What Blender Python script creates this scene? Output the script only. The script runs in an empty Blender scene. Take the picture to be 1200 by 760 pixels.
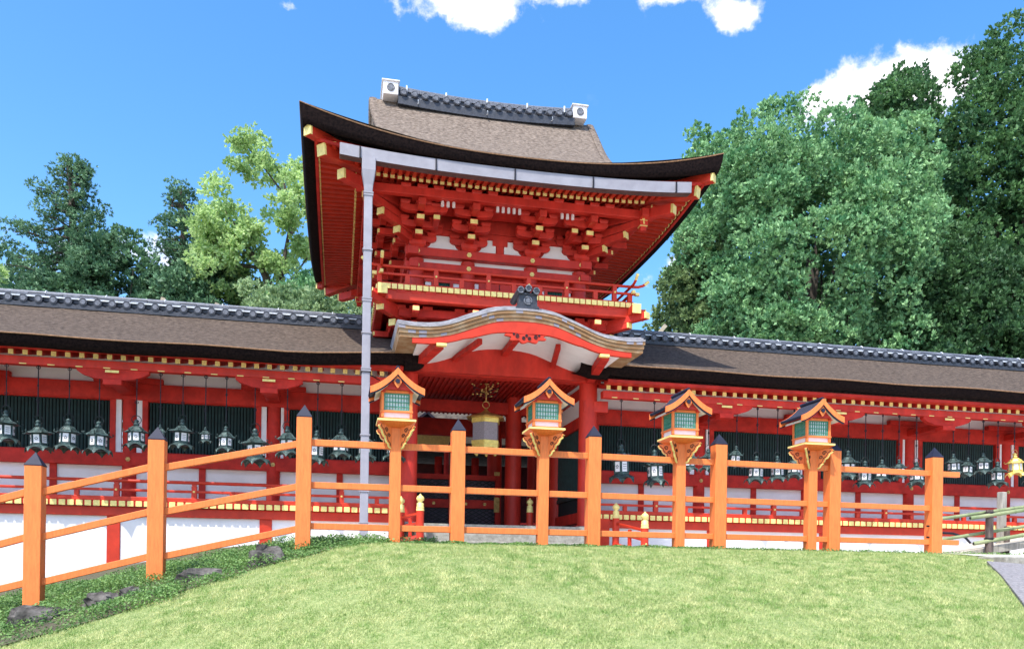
import bpy, math, random
import numpy as np
from mathutils import Vector, Matrix
R = math.radians
random.seed(7)
rng = np.random.default_rng(11)
scene = bpy.context.scene
COL = scene.collection

# ------------------------------------------------------------------ camera
EYE = Vector((0.0, 0.0, -0.3))
PSI, RHO, FPX = math.atan(204 / 980), 0.014, 980.0
cd = bpy.data.cameras.new('camera'); cam = bpy.data.objects.new('camera', cd); COL.objects.link(cam)
_r = Vector((math.cos(PSI), -math.sin(PSI), 0)); _f = Vector((math.sin(PSI), math.cos(PSI), 0)); _z = Vector((0, 0, 1))
_cr, _cu = _r * math.cos(RHO) + _z * math.sin(RHO), _z * math.cos(RHO) - _r * math.sin(RHO)
cam.matrix_world = Matrix(((_cr.x, _cu.x, -_f.x, EYE.x), (_cr.y, _cu.y, -_f.y, EYE.y), (_cr.z, _cu.z, -_f.z, EYE.z), (0, 0, 0, 1)))
cd.sensor_width = 36; cd.lens = FPX / 1200 * 36; cd.shift_y = 285 / 1200
cd.clip_start = 0.1; cd.clip_end = 2000
scene.camera = cam

# ------------------------------------------------------------------ world, sun, exposure
SUN_EL, SUN_AZ = R(60), R(-36)          # azimuth measured from "behind the camera" towards the left
sun_dir = Vector((math.cos(SUN_EL) * math.sin(SUN_AZ), -math.cos(SUN_EL) * math.cos(SUN_AZ), math.sin(SUN_EL)))
world = bpy.data.worlds.new('World'); scene.world = world; world.use_nodes = True
wn = world.node_tree; wn.nodes.clear()
def WN(t, **k):
    n = wn.nodes.new(t)
    for a, b in k.items(): setattr(n, a, b)
    return n
sky = WN('ShaderNodeTexSky', sky_type='NISHITA', sun_disc=False, sun_elevation=SUN_EL)
sky.sun_rotation = math.atan2(sun_dir.x, sun_dir.y)
sky.altitude = 0; sky.air_density = 1.0; sky.dust_density = 1.6; sky.ozone_density = 1.4
hs = WN('ShaderNodeHueSaturation'); hs.inputs['Saturation'].default_value = 1.36; hs.inputs['Value'].default_value = 1.08
wn.links.new(sky.outputs[0], hs.inputs['Color'])
tc = WN('ShaderNodeTexCoord')
def pix_dir(px, py):
    a = (px - 600) / FPX; b = (665 - py) / FPX
    return (_f + _cr * a + _cu * b).normalized()
def vmath(op, a, b=None):
    n = WN('ShaderNodeVectorMath', operation=op)
    for i, v in enumerate((a, b)):
        if v is None: continue
        if hasattr(v, 'is_linked') or isinstance(v, bpy.types.NodeSocket): wn.links.new(v, n.inputs[i])
        else: n.inputs[i].default_value = v
    return n
def fmath(op, a, b=None, clamp=False):
    n = WN('ShaderNodeMath', operation=op, use_clamp=clamp)
    for i, v in enumerate((a, b)):
        if v is None: continue
        if isinstance(v, bpy.types.NodeSocket): wn.links.new(v, n.inputs[i])
        else: n.inputs[i].default_value = v
    return n.outputs[0]
D = tc.outputs['Generated']
def wnoise(scale, detail, rough, lac=2.0):
    n = WN('ShaderNodeTexNoise'); n.inputs['Scale'].default_value = scale; n.inputs['Detail'].default_value = detail
    n.inputs['Roughness'].default_value = rough; wn.links.new(D, n.inputs['Vector']); return n.outputs['Fac']
nz = fmath('ADD', fmath('MULTIPLY', wnoise(9, 10, .62), .6), fmath('MULTIPLY', wnoise(34, 8, .6), .4))
blob_sum = None
# centre direction (azimuth/elevation by where the clouds stand in the sky), half sizes in radians, weight
for (cx, cy, sx, sy, w) in [(535, 4, .085, .022, 1.0), (655, -4, .04, .014, .8), (785, -8, .035, .010, .75), (858, 18, .026, .018, .85),
                            (1050, 104, .105, .034, 1.15), (985, 116, .055, .026, 1.05), (1110, 85, .05, .024, .8),
                            (98, 292, .05, .03, .7), (190, 300, .05, .035, .6), (290, 330, .10, .045, .7), (700, 330, .2, .09, .42), (30, 330, .12, .06, .6), (345, 8, .012, .006, .4)]:
    c = pix_dir(cx, cy)
    e1 = c.cross(Vector((0, 0, 1))).normalized(); e2 = e1.cross(c).normalized()
    d = vmath('SUBTRACT', D, tuple(c)).outputs[0]
    u = vmath('DOT_PRODUCT', d, tuple(e1 / sx)).outputs['Value']; v = vmath('DOT_PRODUCT', d, tuple(e2 / sy)).outputs['Value']
    g = fmath('EXPONENT', fmath('MULTIPLY', fmath('ADD', fmath('MULTIPLY', u, u), fmath('MULTIPLY', v, v)), -0.9))
    # a wide gaussian also lies on the far side of the sphere: keep the near side only
    g = fmath('MULTIPLY', fmath('MULTIPLY', g, w), fmath('GREATER_THAN', vmath('DOT_PRODUCT', D, tuple(c)).outputs['Value'], 0.0))
    blob_sum = g if blob_sum is None else fmath('MAXIMUM', blob_sum, g)
cl = fmath('SUBTRACT', fmath('ADD', blob_sum, fmath('MULTIPLY', fmath('SUBTRACT', nz, .5), 3.4)), .42)
mr = WN('ShaderNodeMapRange', interpolation_type='SMOOTHSTEP'); wn.links.new(cl, mr.inputs['Value'])
mr.inputs['From Min'].default_value = 0; mr.inputs['From Max'].default_value = .5
gate_ = fmath('MULTIPLY', mr.outputs[0], fmath('MULTIPLY', blob_sum, 6.0, clamp=True), clamp=True)
mixc = WN('ShaderNodeMix', data_type='RGBA'); wn.links.new(gate_, mixc.inputs['Factor'])
wn.links.new(hs.outputs[0], mixc.inputs['A']); mixc.inputs['B'].default_value = (5.3, 5.1, 5.5, 1)
bg = WN('ShaderNodeBackground'); bg.inputs['Strength'].default_value = 0.15
wn.links.new(mixc.outputs['Result'], bg.inputs['Color'])
wo = WN('ShaderNodeOutputWorld'); wn.links.new(bg.outputs[0], wo.inputs['Surface'])

sl = bpy.data.lights.new('sun', 'SUN'); sl.energy = 3.0; sl.angle = R(0.6); sl.color = (1, .965, .91)
so = bpy.data.objects.new('sun', sl); COL.objects.link(so); so.location = sun_dir * 60
so.rotation_euler = (-sun_dir).to_track_quat('-Z', 'Y').to_euler()
scene.view_settings.view_transform = 'Standard'; scene.view_settings.look = 'None'
scene.view_settings.gamma = 1; scene.view_settings.exposure = 1.1; scene.view_settings.use_curve_mapping = False
scene.render.engine = 'CYCLES'

# ------------------------------------------------------------------ materials
def mat(name, col, rough=.6, var=.12, scale=6, bump=0.0, bscale=30, col2=None, spec=.5, metal=0, stretch=None, coat=0, mixlo=.35, mixhi=.65, detail=6, trans=0):
    m = bpy.data.materials.new(name); m.use_nodes = True; nt = m.node_tree; b = nt.nodes['Principled BSDF']
    b.inputs['Roughness'].default_value = rough; b.inputs['Metallic'].default_value = metal
    b.inputs['Specular IOR Level'].default_value = spec; b.inputs['Coat Weight'].default_value = coat
    co = nt.nodes.new('ShaderNodeTexCoord'); mp = nt.nodes.new('ShaderNodeMapping'); nt.links.new(co.outputs['Object'], mp.inputs[0])
    if stretch: mp.inputs['Scale'].default_value = stretch
    n = nt.nodes.new('ShaderNodeTexNoise'); n.inputs['Scale'].default_value = scale; n.inputs['Detail'].default_value = detail; n.inputs['Roughness'].default_value = .62
    nt.links.new(mp.outputs[0], n.inputs['Vector'])
    r = nt.nodes.new('ShaderNodeValToRGB'); nt.links.new(n.outputs['Fac'], r.inputs[0])
    c2 = col2 if col2 else tuple(min(1, c * (1 + var)) for c in col); c1 = col if col2 else tuple(c * (1 - var) for c in col)
    r.color_ramp.elements[0].position = mixlo; r.color_ramp.elements[1].position = mixhi
    r.color_ramp.elements[0].color = (*c1, 1); r.color_ramp.elements[1].color = (*c2, 1)
    nt.links.new(r.outputs[0], b.inputs['Base Color'])
    if bump:
        n2 = nt.nodes.new('ShaderNodeTexNoise'); n2.inputs['Scale'].default_value = bscale; n2.inputs['Detail'].default_value = 5
        nt.links.new(mp.outputs[0], n2.inputs['Vector'])
        bp = nt.nodes.new('ShaderNodeBump'); bp.inputs['Strength'].default_value = bump; bp.inputs['Distance'].default_value = .02
        nt.links.new(n2.outputs['Fac'], bp.inputs['Height']); nt.links.new(bp.outputs[0], b.inputs['Normal'])
    if trans:
        t = nt.nodes.new('ShaderNodeBsdfTranslucent'); nt.links.new(r.outputs[0], t.inputs[0])
        ms = nt.nodes.new('ShaderNodeMixShader'); ms.inputs[0].default_value = trans
        nt.links.new(b.outputs[0], ms.inputs[1]); nt.links.new(t.outputs[0], ms.inputs[2])
        nt.links.new(ms.outputs[0], nt.nodes['Material Output'].inputs['Surface'])
    return m
red = mat('vermilion_paint', (.55, .034, .020), .5, .2, 2.6, .12, 60, spec=.3, stretch=(1.6, 1.6, .7), detail=10)
redd = mat('vermilion_paint_aged', (.49, .027, .017), .58, .24, 4, .1, 50, spec=.22)
redl = mat('vermilion_rail_paint', (.52, .036, .014), .48, .12, 5, .06, 60, spec=.3)
orange = mat('orange_fence_paint', (.81, .205, .052), .5, .12, 12, .25, 50, stretch=(5, 5, .6), spec=.3)
white = mat('white_plaster', (.78, .75, .735), .85, .07, 1.6, .05, 40)
white_s = mat('white_paint', (.80, .76, .75), .6, .05, 8)
gold = mat('gilt_metal', (.80, .60, .16), .38, .15, 20, spec=.5, metal=.35)
goldp = mat('gold_end_plate', (.83, .66, .22), .5, .14, 12, metal=.1)
brass = mat('aged_brass', (.55, .36, .12), .42, .3, 14, metal=.6)
thatch = mat('cypress_bark_thatch', (.026, .018, .013), .95, 0, 22, 1.0, 60, col2=(.16, .120, .092), mixlo=.34, mixhi=.68, detail=12, stretch=(.55, 1, 1), spec=.2)
thatch_t = mat('pale_bark_thatch', (.07, .052, .040), .95, 0, 24, 1.0, 60, col2=(.28, .225, .18), mixlo=.34, mixhi=.68, detail=12, stretch=(.55, 1, 1), spec=.2)  # paler tone of the bark thatch, used for the gate roof and verges
thatch_e = mat('thatch_cut_edge', (.005, .0035, .004), .9, 0, 26, .5, 90, col2=(.018, .011, .010), spec=.06)
thatch_r = mat('thatch_rim', (.22, .12, .06), .9, .3, 30)
shing = mat('weathered_porch_shingle', (.20, .19, .20), .75, 0, 7, .25, 30, col2=(.36, .35, .37))
tile = mat('dark_roof_tile', (.030, .034, .045), .5, .35, 14, .2, 40, spec=.5)
tile_l = mat('pale_roof_tile', (.12, .13, .155), .55, .4, 18, .2, 40)
mortar = mat('ridge_mortar', (.62, .66, .70), .8, .2, 20)
copper = mat('green_bronze', (.012, .024, .025), .5, 0, 22, .3, 60, col2=(.085, .15, .14), metal=.35, mixlo=.38, mixhi=.7)
copper_d = mat('dark_bronze', (.012, .018, .020), .5, .4, 22, metal=.35)
iron = mat('black_iron', (.012, .010, .016), .5, .3, 20, metal=.3)
paper = mat('lantern_paper', (.78, .76, .76), .8, .05, 20)
black = mat('dark_cap_metal', (.016, .018, .036), .62, .2, 10, spec=.25)
latg = mat('green_lattice_bar', (.020, .085, .065), .6, .2, 10)
latd = mat('dark_green_lattice_bar', (.014, .040, .038), .6, .3, 8)
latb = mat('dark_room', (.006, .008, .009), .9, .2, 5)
pipe = mat('zinc_gutter', (.25, .24, .27), .6, 0, 3, .05, 20, col2=(.32, .31, .345), metal=.1)
pipe_d = mat('gutter_underside', (.10, .05, .045), .6, .2, 6)
stone = mat('grey_granite', (.21, .195, .16), .85, 0, 14, .3, 60, col2=(.36, .34, .285), detail=12)
found = mat('foundation_stone', (.27, .25, .21), .9, 0, 5, .4, 30, col2=(.42, .39, .33))
rock = mat('dark_rock', (.030, .027, .025), .95, 0, 7, 1.0, 14, col2=(.17, .155, .14), spec=.15, detail=12)
kerbm = mat('kerb_stone', (.15, .14, .145), .9, 0, 40, .5, 90, col2=(.28, .265, .265))
gravel = mat('pale_gravel', (.42, .39, .34), .95, 0, 60, .5, 120, col2=(.60, .57, .52))
soil = mat('soil', (.06, .048, .03), .95, 0, 7, .6, 40, col2=(.10, .10, .045))
turf = mat('turf', (.13, .19, .05), .95, 0, 30, .6, 60, col2=(.30, .34, .13))
gr1 = mat('grass_blade', (.22, .36, .08), .6, 0, 7, col2=(.66, .66, .31), trans=.35, mixlo=.36, mixhi=.64, detail=14)
wd = mat('weed_leaf', (.06, .16, .035), .6, 0, 6, col2=(.24, .40, .11), trans=.35)
bamboo = mat('bamboo_cane', (.16, .21, .09), .45, 0, 6, col2=(.30, .32, .16), stretch=(1, 1, 1))
wood_d = mat('weathered_dark_post', (.04, .026, .022), .8, 0, 5, .3, 30, col2=(.16, .12, .10), stretch=(4, 4, .6))
wood_l = mat('weathered_grey_post', (.22, .20, .17), .8, 0, 5, .3, 30, col2=(.42, .38, .32), stretch=(4, 4, .6))
plank = mat('pale_ramp_plank', (.42, .36, .27), .8, 0, 5, .2, 30, col2=(.62, .56, .45), stretch=(.6, 5, 5))
bark = mat('tree_bark', (.035, .026, .020), .95, 0, 4, .8, 12, col2=(.11, .09, .07), stretch=(1, 1, .3))
fascm = mat('layered_board_edge', (.27, .145, .06), .75, 0, 5, .1, 30, col2=(.35, .235, .13), mixlo=.45, mixhi=.6)
fascd = mat('board_edge_gap', (.09, .05, .03), .8, .3, 9)
fascb = mat('board_edge_patina', (.25, .235, .27), .6, .15, 9)
def leafmat(name, c1, c2, tr=.3, sc=.9): return mat(name, c1, .55, 0, sc, col2=c2, trans=tr, mixlo=.36, mixhi=.62, detail=12, spec=.35)

# ------------------------------------------------------------------ mesh builder
WPOS = {}
class M:
    def __init__(s): s.v = []; s.f = []; s.m = []; s.s = []
    def add(s, vs, fs, mi=0, sm=False):
        o = len(s.v); s.v += [tuple(v) for v in vs]
        for f in fs: s.f.append(tuple(o + i for i in f)); s.m.append(mi); s.s.append(sm)
    def box(s, x0, x1, y0, y1, z0, z1, mi=0):
        s.add([(x0, y0, z0), (x1, y0, z0), (x1, y1, z0), (x0, y1, z0), (x0, y0, z1), (x1, y0, z1), (x1, y1, z1), (x0, y1, z1)],
              [(0, 3, 2, 1), (4, 5, 6, 7), (0, 1, 5, 4), (1, 2, 6, 5), (2, 3, 7, 6), (3, 0, 4, 7)], mi); return s
    def beam(s, a, b, w, h, mi=0, up=(0, 0, 1), w2=None, h2=None):
        a = Vector(a); b = Vector(b); d = (b - a).normalized(); up = Vector(up)
        sd = d.cross(up).normalized(); u = sd.cross(d).normalized()
        vs = []
        for p, ww, hh in ((a, w, h), (b, w2 or w, h2 or h)):
            for i, j in ((-1, -1), (1, -1), (1, 1), (-1, 1)): vs.append(p + sd * i * ww / 2 + u * j * hh / 2)
        s.add(vs, [(0, 1, 2, 3), (7, 6, 5, 4), (0, 4, 5, 1), (1, 5, 6, 2), (2, 6, 7, 3), (3, 7, 4, 0)], mi); return s
    def cyl(s, a, b, r0, r1=None, n=12, mi=0, sm=True, cap=True):
        a = Vector(a); b = Vector(b); d = (b - a).normalized(); r1 = r0 if r1 is None else r1
        t = Vector((0, 0, 1)) if abs(d.z) < .9 else Vector((1, 0, 0)); e = d.cross(t).normalized(); g = d.cross(e)
        vs = []
        for p, r in ((a, r0), (b, r1)):
            for i in range(n): q = 2 * math.pi * i / n; vs.append(p + (e * math.cos(q) + g * math.sin(q)) * r)
        s.add(vs, [(i, (i + 1) % n, n + (i + 1) % n, n + i) for i in range(n)], mi, sm)
        if cap: s.add(vs[:n], [tuple(range(n - 1, -1, -1))], mi); s.add(vs[n:], [tuple(range(n))], mi)
        return s
    def lathe(s, c, prof, n=12, mi=0, sm=True, rot=0.0, sx=1, sy=1):
        c = Vector(c); vs = []
        for r, z in prof:
            for i in range(n): q = rot + 2 * math.pi * i / n; vs.append(c + Vector((math.cos(q) * r * sx, math.sin(q) * r * sy, z)))
        k = len(prof)
        fs = [(j * n + i, j * n + (i + 1) % n, (j + 1) * n + (i + 1) % n, (j + 1) * n + i) for j in range(k - 1) for i in range(n)]
        s.add(vs, fs, mi, sm)
        s.add(vs[:n], [tuple(range(n - 1, -1, -1))], mi); s.add(vs[-n:], [tuple(range(n))], mi); return s
    def prism(s, pts, ax, t0, t1, mi=0, sm=False):
        n = len(pts)
        def P(a, b, t): return (a, t, b) if ax == 'y' else ((t, a, b) if ax == 'x' else (a, b, t))
        vs = [P(a, b, t0) for a, b in pts] + [P(a, b, t1) for a, b in pts]
        s.add(vs, [tuple(range(n)), tuple(range(2 * n - 1, n - 1, -1))], mi)
        s.add(vs, [(i, n + i, n + (i + 1) % n, (i + 1) % n) for i in range(n)], mi, sm); return s
    def tube(s, pts, r, n=8, mi=0, r1=None):
        k = len(pts); pts = [Vector(p) for p in pts]; ring = []
        for i, p in enumerate(pts):
            d = (pts[min(i + 1, k - 1)] - pts[max(i - 1, 0)]).normalized()
            t = Vector((0, 0, 1)) if abs(d.z) < .9 else Vector((1, 0, 0)); e = d.cross(t).normalized(); g = d.cross(e)
            rr = r if r1 is None else r + (r1 - r) * i / (k - 1)
            ring += [p + (e * math.cos(2 * math.pi * j / n) + g * math.sin(2 * math.pi * j / n)) * rr for j in range(n)]
        s.add(ring, [(i * n + j, i * n + (j + 1) % n, (i + 1) * n + (j + 1) % n, (i + 1) * n + j) for i in range(k - 1) for j in range(n)], mi, True)
        s.add(ring[:n], [tuple(range(n))], mi); s.add(ring[-n:], [tuple(range(n))], mi); return s
    def torus(s, c, Rr, r, axis='y', n=16, k=6, mi=0, a0=0, a1=2 * math.pi):
        pts = []
        for i in range(n + 1):
            q = a0 + (a1 - a0) * i / n
            o = (math.cos(q) * Rr, 0, math.sin(q) * Rr) if axis == 'y' else ((math.cos(q) * Rr, math.sin(q) * Rr, 0) if axis == 'z' else (0, math.cos(q) * Rr, math.sin(q) * Rr))
            pts.append(Vector(c) + Vector(o))
        return s.tube(pts, r, k, mi)
    def grid(s, P, nu, nv, mi=0, sm=True):
        vs = [P(i / nu, j / nv) for j in range(nv + 1) for i in range(nu + 1)]
        s.add(vs, [(j * (nu + 1) + i, j * (nu + 1) + i + 1, (j + 1) * (nu + 1) + i + 1, (j + 1) * (nu + 1) + i) for j in range(nv) for i in range(nu)], mi, sm); return s
    def build_each(s, name, mats, parent=None, **k):
        # every separate piece becomes an object of its own
        par = list(range(len(s.v)))
        def fd(i):
            while par[i] != i: par[i] = par[par[i]]; i = par[i]
            return i
        for f in s.f:
            for i in f[1:]: par[fd(i)] = fd(f[0])
        # faces of one lathe or cylinder share no vertices with their caps: join by equal position
        seen = {}
        for i, v in enumerate(s.v):
            q = (round(v[0], 5), round(v[1], 5), round(v[2], 5))
            if q in seen: par[fd(i)] = fd(seen[q])
            else: seen[q] = i
        grp = {}
        for k_, f in enumerate(s.f): grp.setdefault(fd(f[0]), []).append(k_)
        out = []
        for fs in grp.values():
            m = M(); mp = {}
            for k_ in fs:
                ff = []
                for i in s.f[k_]:
                    if i not in mp: mp[i] = len(m.v); m.v.append(s.v[i])
                    ff.append(mp[i])
                m.f.append(tuple(ff)); m.m.append(s.m[k_]); m.s.append(s.s[k_])
            out.append(m.build(name, mats, parent, **k))
        return out
    def build(s, name, mats, parent=None, bevel=0, at=None, kind=None, fix=True):
        if not isinstance(mats, (list, tuple)): mats = [mats]
        off = WPOS.get(parent.name, Vector((0, 0, 0))) if parent else Vector((0, 0, 0))
        if at is not None: off = Vector(at)
        me = bpy.data.meshes.new(name); me.from_pydata([(v[0] - off.x, v[1] - off.y, v[2] - off.z) for v in s.v], [], s.f)
        for m_ in mats: me.materials.append(m_)
        me.polygons.foreach_set('material_index', s.m); me.polygons.foreach_set('use_smooth', s.s)
        if fix:
            import bmesh
            b = bmesh.new(); b.from_mesh(me); bmesh.ops.recalc_face_normals(b, faces=b.faces); b.to_mesh(me); b.free()
        me.update()
        o = bpy.data.objects.new(name, me); COL.objects.link(o)
        if parent:
            o.parent = parent; WPOS[o.name] = off
            if at is not None: o.location = off - WPOS[parent.name]
        else:
            WPOS[o.name] = off; o.location = off
        if bevel:
            md = o.modifiers.new('bevel', 'BEVEL'); md.width = bevel; md.segments = 2; md.limit_method = 'ANGLE'
        if kind: o['kind'] = kind
        return o
def tag(o, label, cat, group=None):
    o['label'] = label; o['category'] = cat
    if group: o['group'] = group
    return o
def thing(name, label, cat, loc=(0, 0, 0), group=None):
    o = bpy.data.objects.new(name, None); COL.objects.link(o); o.location = loc; o.empty_display_size = .2
    WPOS[o.name] = Vector(loc); return tag(o, label, cat, group)
def rep(o, parent, d, base=None):
    """a copy of part o, moved by d from where the first one stands"""
    c = o.copy(); COL.objects.link(c); c.parent = parent; c.location = (base if base is not None else o.location) + Vector(d)
    WPOS[c.name] = WPOS[o.name] + Vector(d); return c
def copy_tree(o, parent=None):
    c = o.copy(); COL.objects.link(c); c.parent = parent
    for ch in list(o.children): copy_tree(ch, c)
    return c

# ------------------------------------------------------------------ terrain
def terr(X, Y):
    X = np.asarray(X, float); Y = np.asarray(Y, float)
    q = np.maximum(9 - Y, 0)
    z = -.08 - np.where(q < 3, .04 * q * q, .36 + .24 * (q - 3))
    z = np.where(Y >= 9, -.08 + .08 * np.clip((Y - 9) / 5, 0, 1), z)
    xs = .2 - .285 * (np.clip(Y, 0, 19) - 9)
    p = np.clip(xs - X, 0, 12)
    return np.maximum(z - .24 * p * p / (p + .4), -6)
def T(x, y): return float(terr(x, y))
def sheet(name, xs, ys, mt, dz=0.0, keep=None):
    X, Y = np.meshgrid(xs, ys); Z = terr(X, Y) + dz
    if keep is not None: X, Y, Z = keep(X, Y, Z)
    nx, ny = len(xs), len(ys); v = np.stack([X.ravel(), Y.ravel(), Z.ravel()], 1)
    m = M(); m.v = [tuple(p) for p in v]
    m.f = [(j * nx + i, j * nx + i + 1, (j + 1) * nx + i + 1, (j + 1) * nx + i) for j in range(ny - 1) for i in range(nx - 1)]
    m.m = [0] * len(m.f); m.s = [True] * len(m.f)
    return m.build(name, mt, kind='structure', fix=False)
xs = np.concatenate([[-400, -150, -60, -30], np.arange(-16, 20.1, .4), [26, 40, 80, 200, 400]])
ys = np.concatenate([[-200, -60, -20, -8], np.arange(-4, 20.1, .4), [24, 30, 45, 80, 160, 400]])
sheet('ground', xs, ys, gravel, -.02)
# lawn: from the earth bank on the left to the kerb on the right
KA, KB = (6.42, 7.30), (3.2, 2.62)       # kerb inner edge
def lawn_keep(X, Y, Z):
    t = np.clip((Y - KB[1]) / (KA[1] - KB[1]), -1.2, 1); xr = KB[0] + (KA[0] - KB[0]) * t
    xr = np.where(Y > 7.3, 6.42 + (Y - 7.3) * 1.3, xr); xl = -14.0
    u = (X - X.min()) / (X.max() - X.min()); X2 = xl + u * (xr - xl)
    nz_ = .012 * np.sin(X2 * 5.1 + Y * 2.3) + .01 * np.sin(X2 * 2.2 - Y * 4.7)
    return X2, Y, terr(X2, Y) + .004 + nz_ * .5
sheet('lawn', np.linspace(0, 1, 140), np.linspace(-4, 9.7, 90), turf, 0, lawn_keep)
def bank_keep(X, Y, Z):
    xr = np.interp(Y, [6.3, 6.9, 7.1, 7.45, 7.86, 8.2, 9.7, 13], [-3.2, -2.45, -1.73, -1.32, -.8, -.2, 1.2, -1.2])
    u = (X - X.min()) / (X.max() - X.min()); X2 = -12 + u * (xr + 12)
    return X2, Y, terr(X2, Y) + .022
sheet('earth_bank', np.linspace(0, 1, 60), np.linspace(6.3, 15.9, 50), soil, 0, bank_keep)

def xright(Y):
    t = (Y - KB[1]) / (KA[1] - KB[1]); return np.where(Y > 7.3, 6.42 + (Y - 7.3) * 1.3, KB[0] + (KA[0] - KB[0]) * t)
def fast_mesh(name, verts, nper, mt, parent=None, kind=None, loops=None):
    n = len(verts) // nper; me = bpy.data.meshes.new(name)
    me.vertices.add(len(verts)); me.vertices.foreach_set('co', np.asarray(verts, np.float32).ravel())
    me.loops.add(len(verts)); me.loops.foreach_set('vertex_index', np.arange(len(verts), dtype=np.int32))
    me.polygons.add(n); me.polygons.foreach_set('loop_start', np.arange(0, len(verts), nper, dtype=np.int32))
    me.polygons.foreach_set('loop_total', np.full(n, nper, np.int32)); me.materials.append(mt); me.update(calc_edges=True)
    o = bpy.data.objects.new(name, me); COL.objects.link(o)
    if parent: o.parent = parent
    if kind: o['kind'] = kind
    return o
# grass blades over the part of the lawn in view
def lawn_left(Y): return np.interp(Y, [4.0, 6.6, 6.93, 7.1, 7.45, 7.86, 8.1, 9.7], [-3.0, -2.6, -2.4, -1.9, -1.35, -.85, -.1, .4])
N = 520000
Y = 4.2 + 5.2 * rng.random(N) ** 1.0; X = -2.9 + 12.5 * rng.random(N)
ok = (X > lawn_left(Y) - .15 * rng.random(N)) & (X < xright(Y) - .02) & (X / Y < 1.02) & (X / Y > -.46)
X, Y = X[ok], Y[ok]; n = len(X); Z = terr(X, Y) + .006
a = rng.random(n) * 2 * np.pi; h = .012 + .022 * rng.random(n) ** 1.5; w = .0020 + .0020 * rng.random(n)
lx, ly = rng.normal(0, .013, n), rng.normal(0, .013, n)
vb = np.empty((n, 3, 3))
vb[:, 0] = np.stack([X - np.cos(a) * w, Y - np.sin(a) * w, Z], 1); vb[:, 1] = np.stack([X + np.cos(a) * w, Y + np.sin(a) * w, Z], 1)
vb[:, 2] = np.stack([X + lx, Y + ly, Z + h], 1)
g = fast_mesh('grass', vb.reshape(-1, 3), 3, gr1, kind='stuff'); tag(g, 'short sunlit green grass covering the lawn slope', 'grass')
# leafy weeds on the earth bank and along the lawn's crest
def leaves(cx, cy, cz, sz, up=.5):
    n = len(cx); nrm = rng.normal(0, 1, (n, 3)); nrm[:, 2] = np.abs(nrm[:, 2]) + up; nrm /= np.linalg.norm(nrm, axis=1)[:, None]
    t = np.cross(nrm, rng.normal(0, 1, (n, 3))); t /= np.linalg.norm(t, axis=1)[:, None]; b = np.cross(nrm, t)
    c = np.stack([cx, cy, cz], 1); L = (sz * (.7 + .6 * rng.random(n)))[:, None]
    v = np.empty((n, 4, 3)); v[:, 0] = c - t * L * .5; v[:, 1] = c + b * L * .27 - nrm * L * .05; v[:, 2] = c + t * L * .5; v[:, 3] = c - b * L * .27 - nrm * L * .05
    return v.reshape(-1, 3)
N = 330000
Y = 6.5 + 5 * rng.random(N) ** 1.3; X = -6.5 + 10.5 * rng.random(N)
lo = np.interp(Y, [6.3, 6.9, 7.1, 7.45, 7.86, 8.2, 9.7, 13, 15], [-3.2, -2.4, -1.6, -1.2, -.7, .1, 1.2, -1.2, -2]) + .12 * np.sin(X * 5 + Y * 9)
hum = np.sin(X * 3.1 + Y * 1.7) * np.sin(Y * 4.3 - X * 1.2) + .5 * np.sin(X * 9 + 3 * Y) * np.sin(Y * 8.5)
ok = (X < lo + .1 * rng.random(N)) & (rng.random(N) < .68 + .4 * hum) & (X / Y > -.5)
X, Y, hum = X[ok], Y[ok], hum[ok]; n = len(X)
v1 = leaves(X, Y, terr(X, Y) + .01 + (.03 + .075 * np.clip(hum + .4, 0, 1.4)) * rng.random(n), np.full(n, .026))
N = 120000
X = -.5 + 9 * rng.random(N); Y = 8.55 + .75 * rng.random(N)
hum = np.sin(X * 4.1) * np.sin(Y * 11 + X * 7) + .5 * np.sin(X * 17)
dens = np.interp(X, [-.5, 2, 4, 6, 8.5], [1, .8, .45, .22, .12])
ok = (rng.random(N) < dens * (.6 + .4 * hum)); X, Y, hum = X[ok], Y[ok], hum[ok]
v2 = leaves(X, Y, terr(X, Y) + .008 + .045 * rng.random(len(X)) * np.clip(.7 + .5 * hum, .2, 1.2), np.full(len(X), .022))
g = fast_mesh('weeds', np.concatenate([v1, v2]), 4, wd, kind='stuff'); tag(g, 'low leafy weeds on the earth bank below the orange fence', 'weeds')

# kerb stones and the path beyond them
def slab(name, quad, top, thick, mt):
    m = M(); n = len(quad)
    vs = [(x, y, T(x, y) + top) for x, y in quad] + [(x, y, T(x, y) + top - thick) for x, y in quad]
    m.add(vs, [tuple(range(n)), tuple(range(2 * n - 1, n - 1, -1))] + [(i, n + i, n + (i + 1) % n, (i + 1) % n) for i in range(n)])
    return m
kd = Vector((KB[0] - KA[0], KB[1] - KA[1])).normalized(); kn = Vector((-kd.y, kd.x)) * .34
if kn.x < 0: kn = -kn
m = M(); q = 0; Lk = (Vector(KB) - Vector(KA)).length
while q < Lk:
    l = .9 + .4 * random.random(); a = Vector(KA) + kd * q; b = Vector(KA) + kd * min(q + l - .012, Lk)
    s_ = slab('', [tuple(a), tuple(b), tuple(b + kn), tuple(a + kn)], .035 + .004 * random.random(), .35, kerbm); m.add(s_.v, s_.f); q += l
m.build('kerb', kerbm, kind='structure', bevel=.008)
m = M(); m.grid(lambda u, v: ((lambda yy: (float(xright(yy)) + .36 + u * 6, yy, T(6, yy) - .22 * (1 if yy < 7.2 else 0) + .0))(2.5 + v * 4.7)), 8, 14)
m.build('lower_path', gravel, kind='structure', fix=False)
m = M(); m.box(6.7, 16, 7.35, 7.75, -.6, T(8, 7.6) + .045); m.build('path_edge_stone', stone, kind='structure', bevel=.01)
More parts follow.
